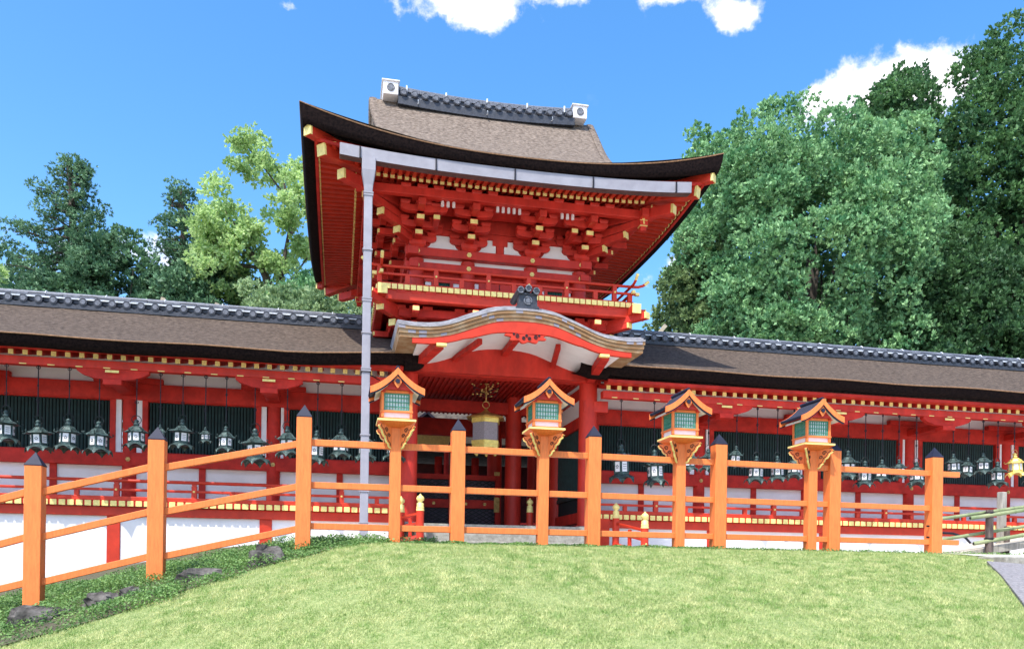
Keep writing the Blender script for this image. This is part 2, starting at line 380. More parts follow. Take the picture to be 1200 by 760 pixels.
m = M(); m.grid(lambda u, v: (6.9 + u * 14, 7.75 + v * 5.5, T(9, 7.75 + v * 5.5) + .03), 8, 12); m.build('path', gravel, kind='structure', fix=False)

# rocks along the bank
def rock_obj(x, y, z, sx, sy, sz, label, seed):
    r_ = np.random.default_rng(seed); m = M(); n, k = 14, 9; vs = []
    ph = r_.random(6) * 6
    for j in range(k + 1):
        th = math.pi * j / k
        for i in range(n):
            f = 2 * math.pi * i / n; d = Vector((math.sin(th) * math.cos(f), math.sin(th) * math.sin(f), math.cos(th)))
            p = Vector([math.copysign(abs(c) ** .62, c) for c in d])
            w = 1 + .14 * math.sin(3 * f + ph[0]) + .1 * math.sin(5 * f + 4 * th + ph[1]) + .07 * r_.normal()
            vs.append((x + p.x * sx * w, y + p.y * sy * w, z + p.z * sz * w))
    m.add(vs, [(j * n + i, j * n + (i + 1) % n, (j + 1) * n + (i + 1) % n, (j + 1) * n + i) for j in range(k) for i in range(n)], 0, False)
    o = m.build('rock', rock, at=(x, y, z)); tag(o, label, 'rock', 'rocks along the weedy bank'); return o
for i, (x, y, sx, sy, sz, lb) in enumerate([
    (-2.44, 7.55, .26, .12, .085, 'long dark slab of rock lowest on the weedy bank, by the leftmost fence post'),
    (-1.98, 7.74, .15, .09, .065, 'flat brown rock in the weeds between the two leftmost fence posts'),
    (-1.74, 7.80, .12, .08, .05, 'thin pale topped rock in front of the second fence post from the left'),
    (-1.20, 7.98, .22, .10, .06, 'low dark rock half buried in weeds right of the second fence post'),
    (-2.80, 7.45, .10, .08, .06, 'small pale stone at the lower left corner of the bank'),
    (-.66, 8.16, .19, .13, .105, 'rounded grey boulder at the top of the bank beside the third fence post')]):
    rock_obj(x, y, T(x, y) + .018, sx * .85, sy, sz * 1.3, lb, i + 3)

# ================================================================== corridors either side of the gate
COLY = 16.8
def hexstud(m, c, r, mi=0):
    m.cyl((c[0], c[1], c[2]), (c[0], c[1] - .02, c[2]), r, r * .92, 6, mi, False); m.cyl((c[0], c[1] - .02, c[2]), (c[0], c[1] - .035, c[2]), r * .45, r * .3, 8, mi, False)
def corridor(label, cols, x0, x1, eave_z, loc, gate_side):
    g = thing('corridor', label, 'corridor', loc)
    sgn = gate_side
    # bark roof: front and back slope, one solid with a thick cut edge
    def prof(t, rise): # t 0 eave .. 1 ridge
        return 15.0 + 3.3 * t, eave_z + rise + (1.42 - rise) * (.82 * t + .18 * t * t)
    nx = max(8, int((x1 - x0) / .5)); X = [x0 + (x1 - x0) * i / nx for i in range(nx + 1)]
    def rise(x):
        d = (x1 - x) if sgn > 0 else (x - x0)
        return .10 * max(0, 1 - d / 2.2) ** 1.6 if sgn > 0 else .03 * max(0, 1 - d / 2) ** 2
    m = M()
    def P(u, v):
        x = x0 + (x1 - x0) * u; s = -1 if v <= .5 else 1; t = 1 - abs(v - .5) * 2
        y, z = prof(t, rise(x))
        z += .012 * math.sin(x * 2.1) * (1 - t) + .006 * math.sin(x * 5 + v * 7)
        return (x, y if s < 0 else 36.6 - y, z)
    m.grid(P, nx, 20, 0)
    rf = m.build('roof', thatch, g, fix=False)
    m = M()
    for y_e, s in ((15.0, 1), (21.6, -1)):
        def E_(u, v):
            x = x0 + (x1 - x0) * u; zt = eave_z + rise(x) + .012 * math.sin(x * 2.1)
            pr = [(0, 0), (.012, -.035), (.05, -.12), (.12, -.20), (.45, -.13), (.6, -.02)]
            o, dz = pr[int(round(v * 5))]; return (x, y_e + s * o, zt + dz)
        m.grid(E_, nx, 5, 0)
    for xe in (x0, x1):
        r_ = rise(xe); pts = [(15.0, eave_z + r_), (15.12, eave_z + r_ - .2), (15.45, eave_z + r_ - .13)] + [(18.3, eave_z + 1.15)] + [(21.15, eave_z + r_ - .13), (21.48, eave_z + r_ - .2), (21.6, eave_z + r_), (18.3, eave_z + 1.44)]
        m.prism(pts, 'x', xe - .012, xe + .012, 0)
    m.build('eave_edge', thatch_e, rf, fix=False)
    m = M(); m.tube([(x, 14.995, eave_z + rise(x) - .008 + .012 * math.sin(x * 2.1)) for x in X], .013, 5); m.build('eave_rim', thatch_r, rf)
    # tile ridge
    rg = M(); ra, rb = x0 + (.0 if sgn > 0 else .25), x1 - (.25 if sgn > 0 else 0)
    rg.box(ra, rb, 18.02, 18.58, eave_z + 1.30, eave_z + 1.40, 0)
    rg.box(ra, rb, 18.10, 18.50, eave_z + 1.40, eave_z + 1.50, 1)
    rg.box(ra, rb, 18.06, 18.54, eave_z + 1.50, eave_z + 1.525, 2)
    for k, (d, zz) in enumerate(((.19, 1.525), (.17, 1.555), (.155, 1.585))):
        n = int((rb - ra) / .31)
        for i in range(n):
            xa = ra + (rb - ra) * i / n; j = .005 * random.random()
            rg.box(xa + .004, ra + (rb - ra) * (i + 1) / n - .004, 18.3 - d - j, 18.3 + d + j, eave_z + zz, eave_z + zz + .026, 3 if (i + k) % 3 else 0)
    rg.cyl((ra, 18.3, eave_z + 1.60), (rb, 18.3, eave_z + 1.60), .085, n=12, mi=3)
    x = ra + .14
    while x < rb:
        for s in (-1, 1):
            yy = 18.3 + s * .20
            rg.cyl((x, yy + s * .10, eave_z + 1.445), (x, yy - s * .06, eave_z + 1.455), .078, n=12, mi=0)
            rg.cyl((x, yy + s * .105, eave_z + 1.445), (x, yy + s * .09, eave_z + 1.445), .05, n=10, mi=3)
            rg.prism([(x + .07, eave_z + 1.40), (x + .2, eave_z + 1.40), (x + .135, eave_z + 1.375)], 'y', yy + s * .03, yy + s * .08, 0)
        x += .27
    r = rg.build('ridge', [tile, tile, mortar, tile_l], g)
    k = M(); x = ra + .5
    while x < rb: k.torus((x, 18.3, eave_z + 1.60), .090, .011, 'x', 10, 5, 0, 0, math.pi); x += 1.12
    k.build_each('ridge_clip', mortar, r)
    # rafters with gilt ends
    m = M(); m.beam((x0 + .1, 16.95, 3.60), (x0 + .1, 15.46, 3.235), .085, .10); m.box(x0 + .055, x0 + .145, 15.445, 15.46, 3.18, 3.285)
    xs0 = x0 + .1
    m = M(); m.beam((xs0, 16.95, 3.585), (xs0, 15.46, 3.213), .075, .08)
    rr = m.build('rafter', red, g, at=(xs0, 16, 3.3))
    m = M(); m.box(xs0 - .040, xs0 + .040, 15.44, 15.462, 3.172, 3.254); gc = m.build('gilt_end', goldp, rr, bevel=.006)
    n = int((x1 - x0 - .2) / .22)
    for i in range(1, min(n + 1, 100)):
        c = rep(rr, g, (.22 * i, 0, 0)); e = gc.copy(); COL.objects.link(e); e.parent = c
    m = M(); m.beam(((x0 + x1) / 2, 15.22, 3.30), ((x0 + x1) / 2, 17.0, 3.70), x1 - x0 - .02, .03); m.box(x0 + .01, x1 - .01, 15.2, 15.455, 3.258, 3.315)
    m.build('eave_board', redd, g)
    m = M(); m.box(x0 + .02, x1 - .02, 15.54, 15.70, 3.03, 3.17); m.build('eave_purlin', red, g, bevel=.01)
    m = M(); x = x0 + .2
    while x < x1 - .2: m.box(x, x + .11, 15.532, 15.538, 3.032, 3.05); x += .44
    m.build_each('gilt_strip', goldp, g)
    m = M(); m.box(x0, x1, 16.78, 16.86, 3.03, 3.62); m.build('plaster_band', white, g)
    m = M(); m.box(x0, x1, 16.68, 16.92, 2.73, 3.035); m.build('head_beam', redd, g, bevel=.01)
    m = M(); m.box(x0, x1, 16.69, 16.92, 1.50, 1.75); m.build('sill_beam', redd, g, bevel=.01)
    m = M(); m.box(x0, x1, 16.80, 16.88, .72, 1.50); m.build('lower_wall', white, g)
    # veranda
    v = M(); v.box(x0, x1, 15.86, 16.80, .70, .785); v.build('veranda_floor', red, g)
    v = M(); v.box(x0, x1, 15.93, 16.06, .525, .69); v.build('veranda_beam', redl, g, bevel=.012)
    v = M(); v.box(x0 + .02, x1 - .02, 15.87, 15.97, .79, .87); v.build('rail_sill', redl, g, bevel=.008)
    v = M(); v.box(x0 - .0, x1 + .0, 15.895, 15.945, .965, 1.01); v.build('middle_rail', redl, g, bevel=.008)
    v = M(); v.cyl((x0, 15.92, 1.15), (x1, 15.92, 1.15), .030, n=10); v.build('top_rail', redl, g)
    base = cols[0]; step = 1.30
    tp = M(); tp.box(base - .045, base + .045, 15.875, 15.965, .87, 1.085); tp.prism([(base - .03, 1.085), (base + .03, 1.085), (base + .045, 1.125), (base - .045, 1.125)], 'y', 15.88, 15.96)
    tpo = tp.build('rail_post', redl, g, bevel=.005, at=(base, 15.92, 1.0))
    st = M(); hexstud(st, (base, 15.875, .985), .022); sto = st.build('stud', goldp, tpo)
    sh = M(); sh.box(base + .61, base + .69, 15.885, 15.955, .87, .965); sho = sh.build('short_post', redl, g, bevel=.005, at=(base + .65, 15.92, .9))
    i = -12
    first = [True, True]
    while base + step * i < x1 + .1:
        for q, (o, xx) in enumerate(((tpo, base + step * i), (sho, base + .65 + step * i))):
            if x0 + .05 < xx < x1 - .05 and i != 0:
                c = rep(o, g, (step * i, 0, 0))
                if q == 0: e = sto.copy(); COL.objects.link(e); e.parent = c
        i += 1
    cp = M(); cp.box(x0 + .03, x0 + .135, 15.835, 15.862, .692, .788); cpo = cp.build('gilt_floor_end', goldp, g, bevel=.006)
    nn = int((x1 - x0 - .1) / .139)
    start = max(0, nn - 99) if sgn > 0 else 0
    for i in range(1, nn):
        if i <= 99: rep(cpo, g, (.139 * i, 0, 0))
    # white base wall with red pilasters and stone footing
    b = M(); b.box(x0, x1, 15.99, 16.3, -3.2, .53); b.build('base_wall', white, g)
    if sgn > 0:
        zt = lambda x: float(np.interp(x, [-16, -5.75, -3.35, -1.74, 2], [-3.2, -.87, -.315, -.01, .03]))
        pts = [(x0, -3.4)] + [(x0 + (x1 - x0) * i / 30, zt(x0 + (x1 - x0) * i / 30)) for i in range(31)] + [(x1, -3.4)]
        f = M(); f.prism([(a, b + .05) for a, b in pts], 'y', 15.95, 15.988); f.build('footing', found, g)
    else:
        f = M(); f.box(x0, x1, 15.95, 15.988, -.5, .06); f.build('footing', stone, g)
    po = None; prot = {}
    def put(key, x, mk):
        if key not in prot: prot[key] = (x, mk(x)); return prot[key][1]
        xo, o = prot[key]; c = rep(o, g, (x - xo, 0, 0))
        for ch in list(o.children): e = ch.copy(); COL.objects.link(e); e.parent = c
        return c
    def mkpil(x): q = M(); q.box(x - .11, x + .11, 15.965, 16.2, -3.0, .53); return q.build('base_post', redl, g, bevel=.01, at=(x, 16.1, 0))
    def mkcol(x):
        q = M(); q.cyl((x, COLY, .70), (x, COLY, 3.02), .128, .122, 20); o = q.build('column', redd, g, at=(x, COLY, 1))
        s = M(); hexstud(s, (x, 16.675, 2.87), .045); hexstud(s, (x, 16.685, 1.62), .045); s.build_each('stud', brass, o); return o
    def mkbr(x):
        q = M(); q.box(x - .13, x + .13, 15.62, 16.8, 2.80, 2.93)
        q.box(x - .15, x + .15, 15.50, 15.74, 2.755, 2.85)
        pts = [(x - .58, 3.028), (x + .58, 3.028), (x + .58, 2.985), (x + .50, 2.93), (x + .3, 2.865), (x + .15, 2.85), (x - .15, 2.85), (x - .3, 2.865), (x - .50, 2.93), (x - .58, 2.985)]
        q.prism(pts, 'y', 15.56, 15.68); q.box(x - .6, x + .6, 16.62, 16.75, 3.03, 3.13)
        o = q.build('boat_bracket', redd, g, bevel=.008, at=(x, 15.6, 2.9))
        s = M(); s.box(x - .11, x + .11, 15.49, 15.50, 2.96, 3.0); s.build('gilt_cap', goldp, o); return o
    def mkstrip(x): q = M(); q.box(x - .055, x + .055, 16.74, 16.81, 1.75, 2.73); return q.build('white_strip', white_s, g, at=(x, 16.8, 2))
    for x in cols:
        if x0 + .2 < x < x1 - .2:
            put('c', x, mkcol); put('p', x - .06, mkpil); put('b', x, mkbr)
            put('s', x - .19, mkstrip); put('s', x + .19, mkstrip)
    # wall studs under the sill beam
    allc = sorted(list(cols))
    def mkst(x): q = M(); q.box(x - .06, x + .06, 16.765, 16.85, .78, 1.50); return q.build('wall_stud', redd, g, at=(x, 16.8, 1))
    def mkwin(x, w=None):
        w = w or .97; o_ = M(); zb, zt_ = 1.755, 2.725
        o_.box(x - w - .10, x - w, 16.715, 16.86, zb, zt_); o_.box(x + w, x + w + .10, 16.715, 16.86, zb, zt_); o_.box(x - w - .10, x + w + .10, 16.72, 16.86, zb - .02, zb + .012); o_.box(x - w - .10, x + w + .10, 16.72, 16.86, zt_ - .012, zt_ + .02)
        fo = o_.build('window', redd, g, bevel=.008, at=(x, 16.8, 2.2))
        k = M(); n = int(2 * w / .058)
        for i in range(n): xx = x - w + (i + .5) * 2 * w / n; k.beam((xx, 16.80, zb), (xx, 16.80, zt_), .028, .028, up=(1, 1, 0))
        k.build('lattice', latd, fo)
        k = M(); k.box(x - w, x + w, 16.855, 16.87, zb, zt_); k.build('dark_backing', latb, fo); return fo
    for a, b_ in zip(allc[:-1], allc[1:]):
        if b_ - a < 3: put('w', (a + b_) / 2, mkwin); put('t', (a + b_) / 2, mkst)
    return g, mkwin
LG, mw = corridor('long left corridor with bark roof, green lattice windows and sloping white base wall', [-11.65, -9.05, -6.45, -3.85, -1.25, 1.27], -13.0, 1.12, 3.41, (-6, 17, 0), 1)
RG, mw = corridor('long right corridor with bark roof running from the gate past the bamboo handrail', [4.95, 7.57, 10.12, 12.67, 15.22, 17.77, 20.32], 4.97, 21.5, 3.54, (13, 17, 0), -1)
# short eave pieces lapping in front of the gate columns
for par, xa, xb, ez, s in ((LG, 1.12, 1.50, 3.51, 1), (RG, 4.38, 4.97, 3.57, -1)):
    def EP(u, v):
        q = (u if s > 0 else 1 - u); x = xa + (xb - xa) * u
        pr = [(0, 0), (.0, -.05), (.03, -.13), (.10, -.25), (.30, -.26), (.7, -.10), (.95, .32), (.5, .25), (0, 0)]
        o, dz = pr[int(round(v * 8))]; k = max(0, q - .35) / .65
        return (x, 15.0 + o, ez + dz * (1 - .55 * k * k) - .03 * k)
    m = M(); m.grid(EP, 10, 8); m.build('eave_return', thatch_e, par, fix=False)

# ================================================================== the two storey gate
XC = 3.04
G = thing('tower_gate', 'tall two storey vermilion shrine gate with curved bark roof and balcony', 'gate', (XC, 18.3, .5))
# ---- stone platform and steps
S = thing('stone_steps', 'grey stone steps leading up to the gate floor', 'steps', (XC, 15.4, 0))
for k in range(3):
    m = M(); m.box(XC - 1.62, XC + 1.64, 15.35 - .34 * (2 - k) - .0, 15.35 - .34 * (1 - k) if k < 2 else 21.2, -.2, .50 - .165 * (2 - k))
    if k < 2: m.v = [(x, y - .003, z) for x, y, z in m.v]
    m.build('step' if k < 2 else 'platform', stone, S, bevel=.008)
# ---- gate columns
CX = (1.27, 2.52, 3.80, 4.83)
def gcol(x, y, r=.185, z1=4.0, mt=red):
    m = M(); m.cyl((x, y, .5), (x, y, z1), r, r * .96, 28); o = m.build('column', mt, G, at=(x, y, .5))
    m = M(); m.lathe((x, y, .46), [(r * 1.5, 0), (r * 1.45, .05), (r * 1.1, .085)], 24); m.build('plinth', stone, o)
    return o
c0 = gcol(CX[0], 16.0)
for x, y in [(CX[3], 16.0)] + [(x, 18.3) for x in (CX[0], CX[2], CX[3])] + [(x, 20.6) for x in (CX[0], CX[2], CX[3])]:
    c = rep(c0, G, (x - CX[0], y - 16.0, 0))
    for ch in list(c0.children): e = ch.copy(); COL.objects.link(e); e.parent = c
# ---- lower beams and side walls
def B(name, bx, mt=red, bev=.012, par=None):
    m = M(); m.box(*bx); return m.build(name, mt, par or G, bevel=bev)
B('lintel', (1.05, 5.05, 15.86, 16.12, 3.36, 3.70), redd)
B('lintel', (1.05, 5.05, 18.2, 18.4, 3.10, 3.36), redd); B('lintel', (1.05, 5.05, 20.5, 20.7, 2.95, 3.36), redd)
B('tie_beam', (4.70, 5.2, 15.84, 16.15, 2.80, 3.02), red)
B('tie_beam', (.9, 1.40, 15.84, 16.15, 2.80, 3.02), red)
for x in (1.27, 4.83):
    B('side_beam', (x - .09, x + .09, 16.1, 20.6, 2.55, 2.78), redd); B('side_beam', (x - .09, x + .09, 16.1, 20.6, .62, .84), redd)
    B('side_beam', (x - .08, x + .08, 16.1, 20.6, 3.15, 3.36), redd)
    B('side_wall', (x - .03, x + .03, 16.1, 20.6, 2.78, 3.7), white, 0)
    B('side_wall', (x - .03, x + .03, 18.4, 20.6, .84, 2.55), redd, 0)
    B('side_panel', (x - .02, x + .02, 16.15, 18.2, .84, 2.55), latb, 0)
    m = M()
    for i in range(22): yy = 16.2 + i * .09; m.box(x - .04, x + .04, yy, yy + .03, 1.2, 2.55)
    m.box(x - .06, x + .06, 16.15, 18.2, 1.14, 1.22); m.build('side_lattice', latd, G)
m = M(); m.box(1.0, 5.1, 16.0, 21.0, 3.74, 3.80)
m.build('ceiling', redd, G)
m = M(); m.box(1.3, 4.8, 16.15, 20.5, 3.50, 3.53)
for i in range(34): m.box(1.32 + i * .104, 1.36 + i * .104, 16.15, 20.5, 3.465, 3.50)
m.build('ribbed_ceiling', redd, G)
# mid storey: dark red wall zone between lintel and balcony
B('upper_wall', (1.12, 4.98, 15.98, 20.62, 3.70, 4.62), redd, 0)
# ---- inner screen of diamond lattice
m = M(); y0 = 19.4; zb, zt = .55, 1.78
for xa, xb in ((1.45, 3.62),):
    for zz in ((zb, 1.08), (1.28, zt - .04)):
        n = 16; h = zz[1] - zz[0]; w = h / .52
        x = xa - w
        while x < xb:
            for s in (1, -1):
                p0, p1 = (x, zz[0]), (x + w, zz[1])
                if s < 0: p0, p1 = (x, zz[1]), (x + w, zz[0])
                # clip to panel
                t0 = max(0, (xa - p0[0]) / w); t1 = min(1, (xb - p0[0]) / w)
                if t1 > t0:
                    a = (p0[0] + w * t0, p0[1] + (p1[1] - p0[1]) * t0); b = (p0[0] + w * t1, p0[1] + (p1[1] - p0[1]) * t1)
                    m.beam((a[0], y0 + s * .012, a[1]), (b[0], y0 + s * .012, b[1]), .02, .02, up=(0, 1, 0))
            x += .17
SC = thing('lattice_screen', 'black diamond lattice screen with gilt fittings standing inside the gate', 'screen', (2.5, y0, .5))
m.build('diamond_lattice', iron, SC)
m = M(); m.box(1.40, 3.68, y0 - .05, y0 + .05, .5, .56); m.box(1.40, 3.68, y0 - .05, y0 + .05, 1.08, 1.28); m.box(1.40, 3.68, y0 - .05, y0 + .05, 1.74, 1.86)
m.box(3.60, 3.72, y0 - .06, y0 + .06, .5, 1.95); m.box(1.36, 1.46, y0 - .06, y0 + .06, .5, 1.95); m.box(2.50, 2.58, y0 - .045, y0 + .045, .56, 1.74); m.build('frame', redd, SC, bevel=.006)
m = M(); m.box(1.46, 3.6, y0 + .06, y0 + .07, .56, 1.74); m.build('violet_curtain', mat('violet_curtain', (.10, .075, .11), .9, .4, 5), SC)
m = M()
for x in (1.75, 2.15, 2.9, 3.35): m.lathe((x, y0 - .06, 1.18), [(.045, -.0), (.04, .012)], 10); m.box(x - .03, x + .03, y0 - .075, y0 - .05, 1.15, 1.21)
for x in (3.60,): m.box(x - .03, x + .1, y0 - .07, y0 - .061, 1.0, 1.35); m.box(x - .03, x + .1, y0 - .07, y0 - .061, 1.86, 1.95)
m.build_each('gilt_fitting', brass, SC)
# inner shrine hall glimpsed through the gate
H = thing('inner_hall', 'dark inner shrine hall with gilded eave seen through the gate opening', 'hall', (2.5, 26, 0))
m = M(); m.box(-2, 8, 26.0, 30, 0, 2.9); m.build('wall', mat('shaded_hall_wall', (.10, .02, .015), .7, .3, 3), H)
m = M()
for i in range(9): m.cyl((-1.6 + i * 1.15, 25.8, 0), (-1.6 + i * 1.15, 25.8, 3.1), .12, n=12)
m.build_each('column', redd, H)
m = M(); m.prism([(24.4, 3.55), (24.4, 3.35), (31.6, 3.35), (31.6, 3.55), (28, 6.2)], 'x', -3, 9); m.build('roof', bark, H)
m = M(); m.prism([(1.75, 3.30), (3.05, 3.30), (2.85, 2.92), (1.95, 2.92)], 'y', 22.9, 23.1); m.build('gilded_eave', gold, H)
m = M(); m.beam((1.55, 23.0, 3.32), (2.35, 23.0, 3.95), .05, .06); m.beam((2.35, 23.0, 3.95), (3.1, 23.0, 3.32), .05, .06); m.build_each('gable_board', pipe, H)
m = M(); m.prism([(1.6, 3.33), (3.05, 3.33), (2.35, 3.92)], 'y', 23.02, 23.2); m.build('gable', copper_d, H)
m = M(); m.cyl((1.9, 23.05, .0), (1.9, 23.05, 3.0), .07); m.cyl((2.9, 23.05, .0), (2.9, 23.05, 3.0), .07); m.build_each('gable_post', redd, H)

# ---- curved porch roof (karahafu)
PY0, PY1, PX = 13.82, 16.5, 3.06
HT = [(0, 4.075), (.17, 4.072), (.33, 4.06), (.5, 4.035), (.63, 4.0), (.76, 3.95), (.89, 3.905), (1.02, 3.855), (1.15, 3.80), (1.29, 3.75), (1.44, 3.71), (1.62, 3.687), (1.8, 3.68), (1.98, 3.685), (2.14, 3.70)]
HB = [(0, 3.895), (.17, 3.893), (.33, 3.88), (.5, 3.855), (.63, 3.82), (.76, 3.775), (.89, 3.725), (1.02, 3.675), (1.15, 3.625), (1.29, 3.58), (1.44, 3.545), (1.62, 3.515), (1.8, 3.50), (1.98, 3.495), (2.12, 3.495)]
def curve(tab, lo=0, hi=99): return [(PX - a, z) for a, z in reversed(tab) if a > 0] + [(PX + a, z) for a, z in tab]
HTc = [(x, (z + .3) * .974 - .3 + .06) for x, z in curve(HT)]; HBc = [(x, (z + .3) * .974 - .3 + .06) for x, z in curve(HB)]
HTc = curve(HT); HBc = curve(HB)
def sweep(m, up, lo, y0, y1, mi=0, sm=True):
    n = len(up); vs = [(x, y0, z) for x, z in up] + [(x, y0, z) for x, z in lo] + [(x, y1, z) for x, z in up] + [(x, y1, z) for x, z in lo]
    fs = [(i, i + 1, n + i + 1, n + i) for i in range(n - 1)] + [(2 * n + i, 2 * n + i + 1, 3 * n + i + 1, 3 * n + i) for i in range(n - 1)]
    m.add(vs, fs, mi, False)
    m.add(vs, [(i, i + 1, 2 * n + i + 1, 2 * n + i) for i in range(n - 1)] + [(n + i, n + i + 1, 3 * n + i + 1, 3 * n + i) for i in range(n - 1)], mi, sm)
    m.add(vs, [(0, n, 3 * n, 2 * n), (n - 1, 2 * n - 1, 4 * n - 1, 3 * n - 1)], mi)
PR = M()
def off(c, d): return [(x, z + d) for x, z in c]
def widen(c, f): return [(PX + (x - PX) * f, z) for x, z in c]
nstrip = 26
for j in range(nstrip):                                        # courses of shingles, each a little proud of the next
    ya = PY0 + (PY1 - PY0) * j / nstrip; yb = ya + (PY1 - PY0) / nstrip
    up_ = .19 * (1 - math.exp(-(ya - PY0) / .3)); sweep(PR, off(HTc, .012 + up_ - (j % 2) * .004), off(HTc, -.02), ya, yb + .01, 0)
ppr = PR.build('porch_roof', shing, G, fix=True)
m = M()
n5 = 3
for k in range(n5):                                            # layered fascia boards
    f0, f1 = k / n5, (k + .93) / n5
    up = [(a[0], a[1] * (1 - f0) + b[1] * f0 - .015) for a, b in zip(HTc, HBc)]; lo = [(a[0], a[1] * (1 - f1) + b[1] * f1 - .015) for a, b in zip(HTc, HBc)]
    sweep(m, widen(up, 1.0 - .006 * k), widen(lo, 1.0 - .006 * k), PY0 + .012 + .02 * k, PY0 + .4, 0)
    for i in range(len(up) - 1):
        if (i * 7 + k * 11) % 9 == 0 or (i * 5 + k * 3) % 13 == 0:
            xa, za = up[i]; xb, zb2 = up[i + 1]; zl = lo[i][1]; zr = lo[i + 1][1]
            yy = PY0 + .009 + .02 * k
            m.add([(xa, yy, za - .004), (xa + (xb - xa) * .7, yy, za + (zb2 - za) * .7 - .004), (xa + (xb - xa) * .7, yy, zl + (zr - zl) * .7 + .004), (xa, yy, zl + .004)], [(0, 1, 2, 3)], 1)
m.build('porch_fascia', [fascm, fascb], ppr)
m = M(); sweep(m, off(HTc, -.03), off(HBc, 0.0), PY0 + .14, PY1, 0); m.build('porch_roof_core', fascm, ppr)
m = M(); sweep(m, off(HBc[2:-2], -.003), off(HBc[2:-2], -.03), PY0 + .14, PY1, 0); m.build('porch_soffit', white, ppr)
# red bargeboard with scalloped lower edge and carved pendant
def bb_low():
    pts = []
    for x, z in HBc:
        a = abs(x - PX); t = max(0, 1 - a / 1.15)
        z2 = z - .095 - .13 * (t ** .7 if t > 0 else 0)
        pts.append((x, z2))
    return pts
up = [(PX + (x - PX) * .90, z) for x, z in HBc]; lo = [(PX + (x - PX) * .90, z) for x, z in bb_low()]
m = M(); sweep(m, off(up, .02), lo, PY0 + .06, PY0 + .13, 0); bgb = m.build('bargeboard', redl, ppr, bevel=.006)
m = M()
pts = []
for i in range(49):
    a = -math.pi + math.pi * i / 48; rr = 1 + .13 * math.sin(a * 10); pts.append((PX + .02 + .34 * math.cos(a) * rr, 3.66 + .135 * math.sin(a) * rr))
m.prism(pts, 'y', PY0 + .035, PY0 + .10, 0)
for (dx, dz, r_) in ((-.16, -.03, .028), (-.05, -.06, .024), (.05, -.06, .024), (.16, -.03, .028), (0, -.015, .018), (-.22, .0, .015), (.22, 0, .015)):
    m.torus((PX + .02 + dx, PY0 + .032, 3.655 + dz), r_, .009, 'y', 10, 5, 1); m.cyl((PX + .02 + dx, PY0 + .034, 3.655 + dz), (PX + .02 + dx, PY0 + .026, 3.655 + dz), r_ * .45, n=8, mi=1)
m.build('carved_pendant', [redl, iron], bgb, bevel=.004)
for s in (-1, 1):
    B('gilt_cap', (PX + s * 1.42 - .085, PX + s * 1.42 + .085, PY0 + .05, PY0 + .14, 3.38, 3.425), goldp, .004)
    m = M(); m.beam((PX + s * 1.78, 16.05, 3.42), (PX + s * 1.45, PY0 + .14, 3.42), .16, .15); m.build('porch_beam', redd, G, bevel=.01)
    m = M(); m.beam((PX + s * 1.0, 15.9, 3.62), (PX + s * .70, PY0 + .5, 3.62), .09, .10); m.build('porch_strut', redd, G, bevel=.01)
m = M(); pts = [(PX - 1.7, 3.368), (PX + 1.7, 3.368), (PX + 1.7, 3.60)] + [(PX + 1.7 * math.cos(a), 3.62 + .30 * math.sin(a) ** 1.5) for a in [math.pi * i / 16 for i in range(1, 16)]] + [(PX - 1.7, 3.60)]
m.prism(pts, 'y', 15.70, 15.855); m.build('rainbow_beam', red, G, bevel=.01)
m = M(); m.box(PX - .06, PX + .06, 13.98, 16.0, 3.74, 3.84); m.build('porch_ridge_beam', redd, G)
m = M(); sweep(m, off(HBc[4:-4], -.01), [(x, 3.45) for x, z in HBc[4:-4]], 15.86, 15.875, 0); m.build('porch_gable_panel', white, G)
# ridge-end tile
O = M(); ox, oy, oz = 3.10, 13.95, 4.10
O.prism([(ox - .20, oz - .03), (ox + .20, oz - .03), (ox + .20, oz + .04), (ox + .165, oz + .06), (ox + .155, oz + .25), (ox - .155, oz + .25), (ox - .165, oz + .06), (ox - .20, oz + .04)], 'y', oy - .08, oy + .06)
O.box(ox - .17, ox + .17, oy - .095, oy + .06, oz + .235, oz + .265)
for dx, dz in ((-.135, .30), (0, .335), (.135, .30)):
    O.cyl((ox + dx, oy - .13, oz + dz), (ox + dx, oy + .5, oz + dz - .01), .062, n=14, mi=0); O.torus((ox + dx, oy - .13, oz + dz), .05, .012, 'y', 12, 5, 1)
O.torus((ox, oy - .085, oz + .14), .065, .014, 'y', 14, 5, 1); O.cyl((ox, oy - .08, oz + .14), (ox, oy - .095, oz + .14), .045, n=12, mi=1)
O.box(ox - .2, ox + .2, oy + .06, PY1, oz - .05, oz + .05, 0)
O.build('ridge_end_tile', [tile, tile_l], ppr, bevel=.004)
m = M()
for i in range(8): m.cyl((ox, oy + .3 + i * .26, oz + .05), (ox, oy + .54 + i * .26, oz + .05), .14, n=14)
m.build('porch_ridge', tile_l, ppr)

# ---- balcony
BY, BZ = 15.15, 4.69; bl, br = XC - 2.44, XC + 2.48; BYB = 21.5
B('balcony_floor', (bl + .04, br - .04, BY + .04, BYB, BZ + .0, BZ + .085), red, 0)
m = M(); fb = M()
B('balcony_beam', (bl - .05, br + .18, BY + .05, BY + .20, BZ - .185, BZ - .003), redl)
B('balcony_beam', (bl - .05, br + .05, BYB - .2, BYB - .05, BZ - .185, BZ - .003), redl)
for x in (bl + .03, br - .17): B('balcony_beam', (x, x + .145, BY - .24, BYB + .1, BZ - .17, BZ - .008), redl)
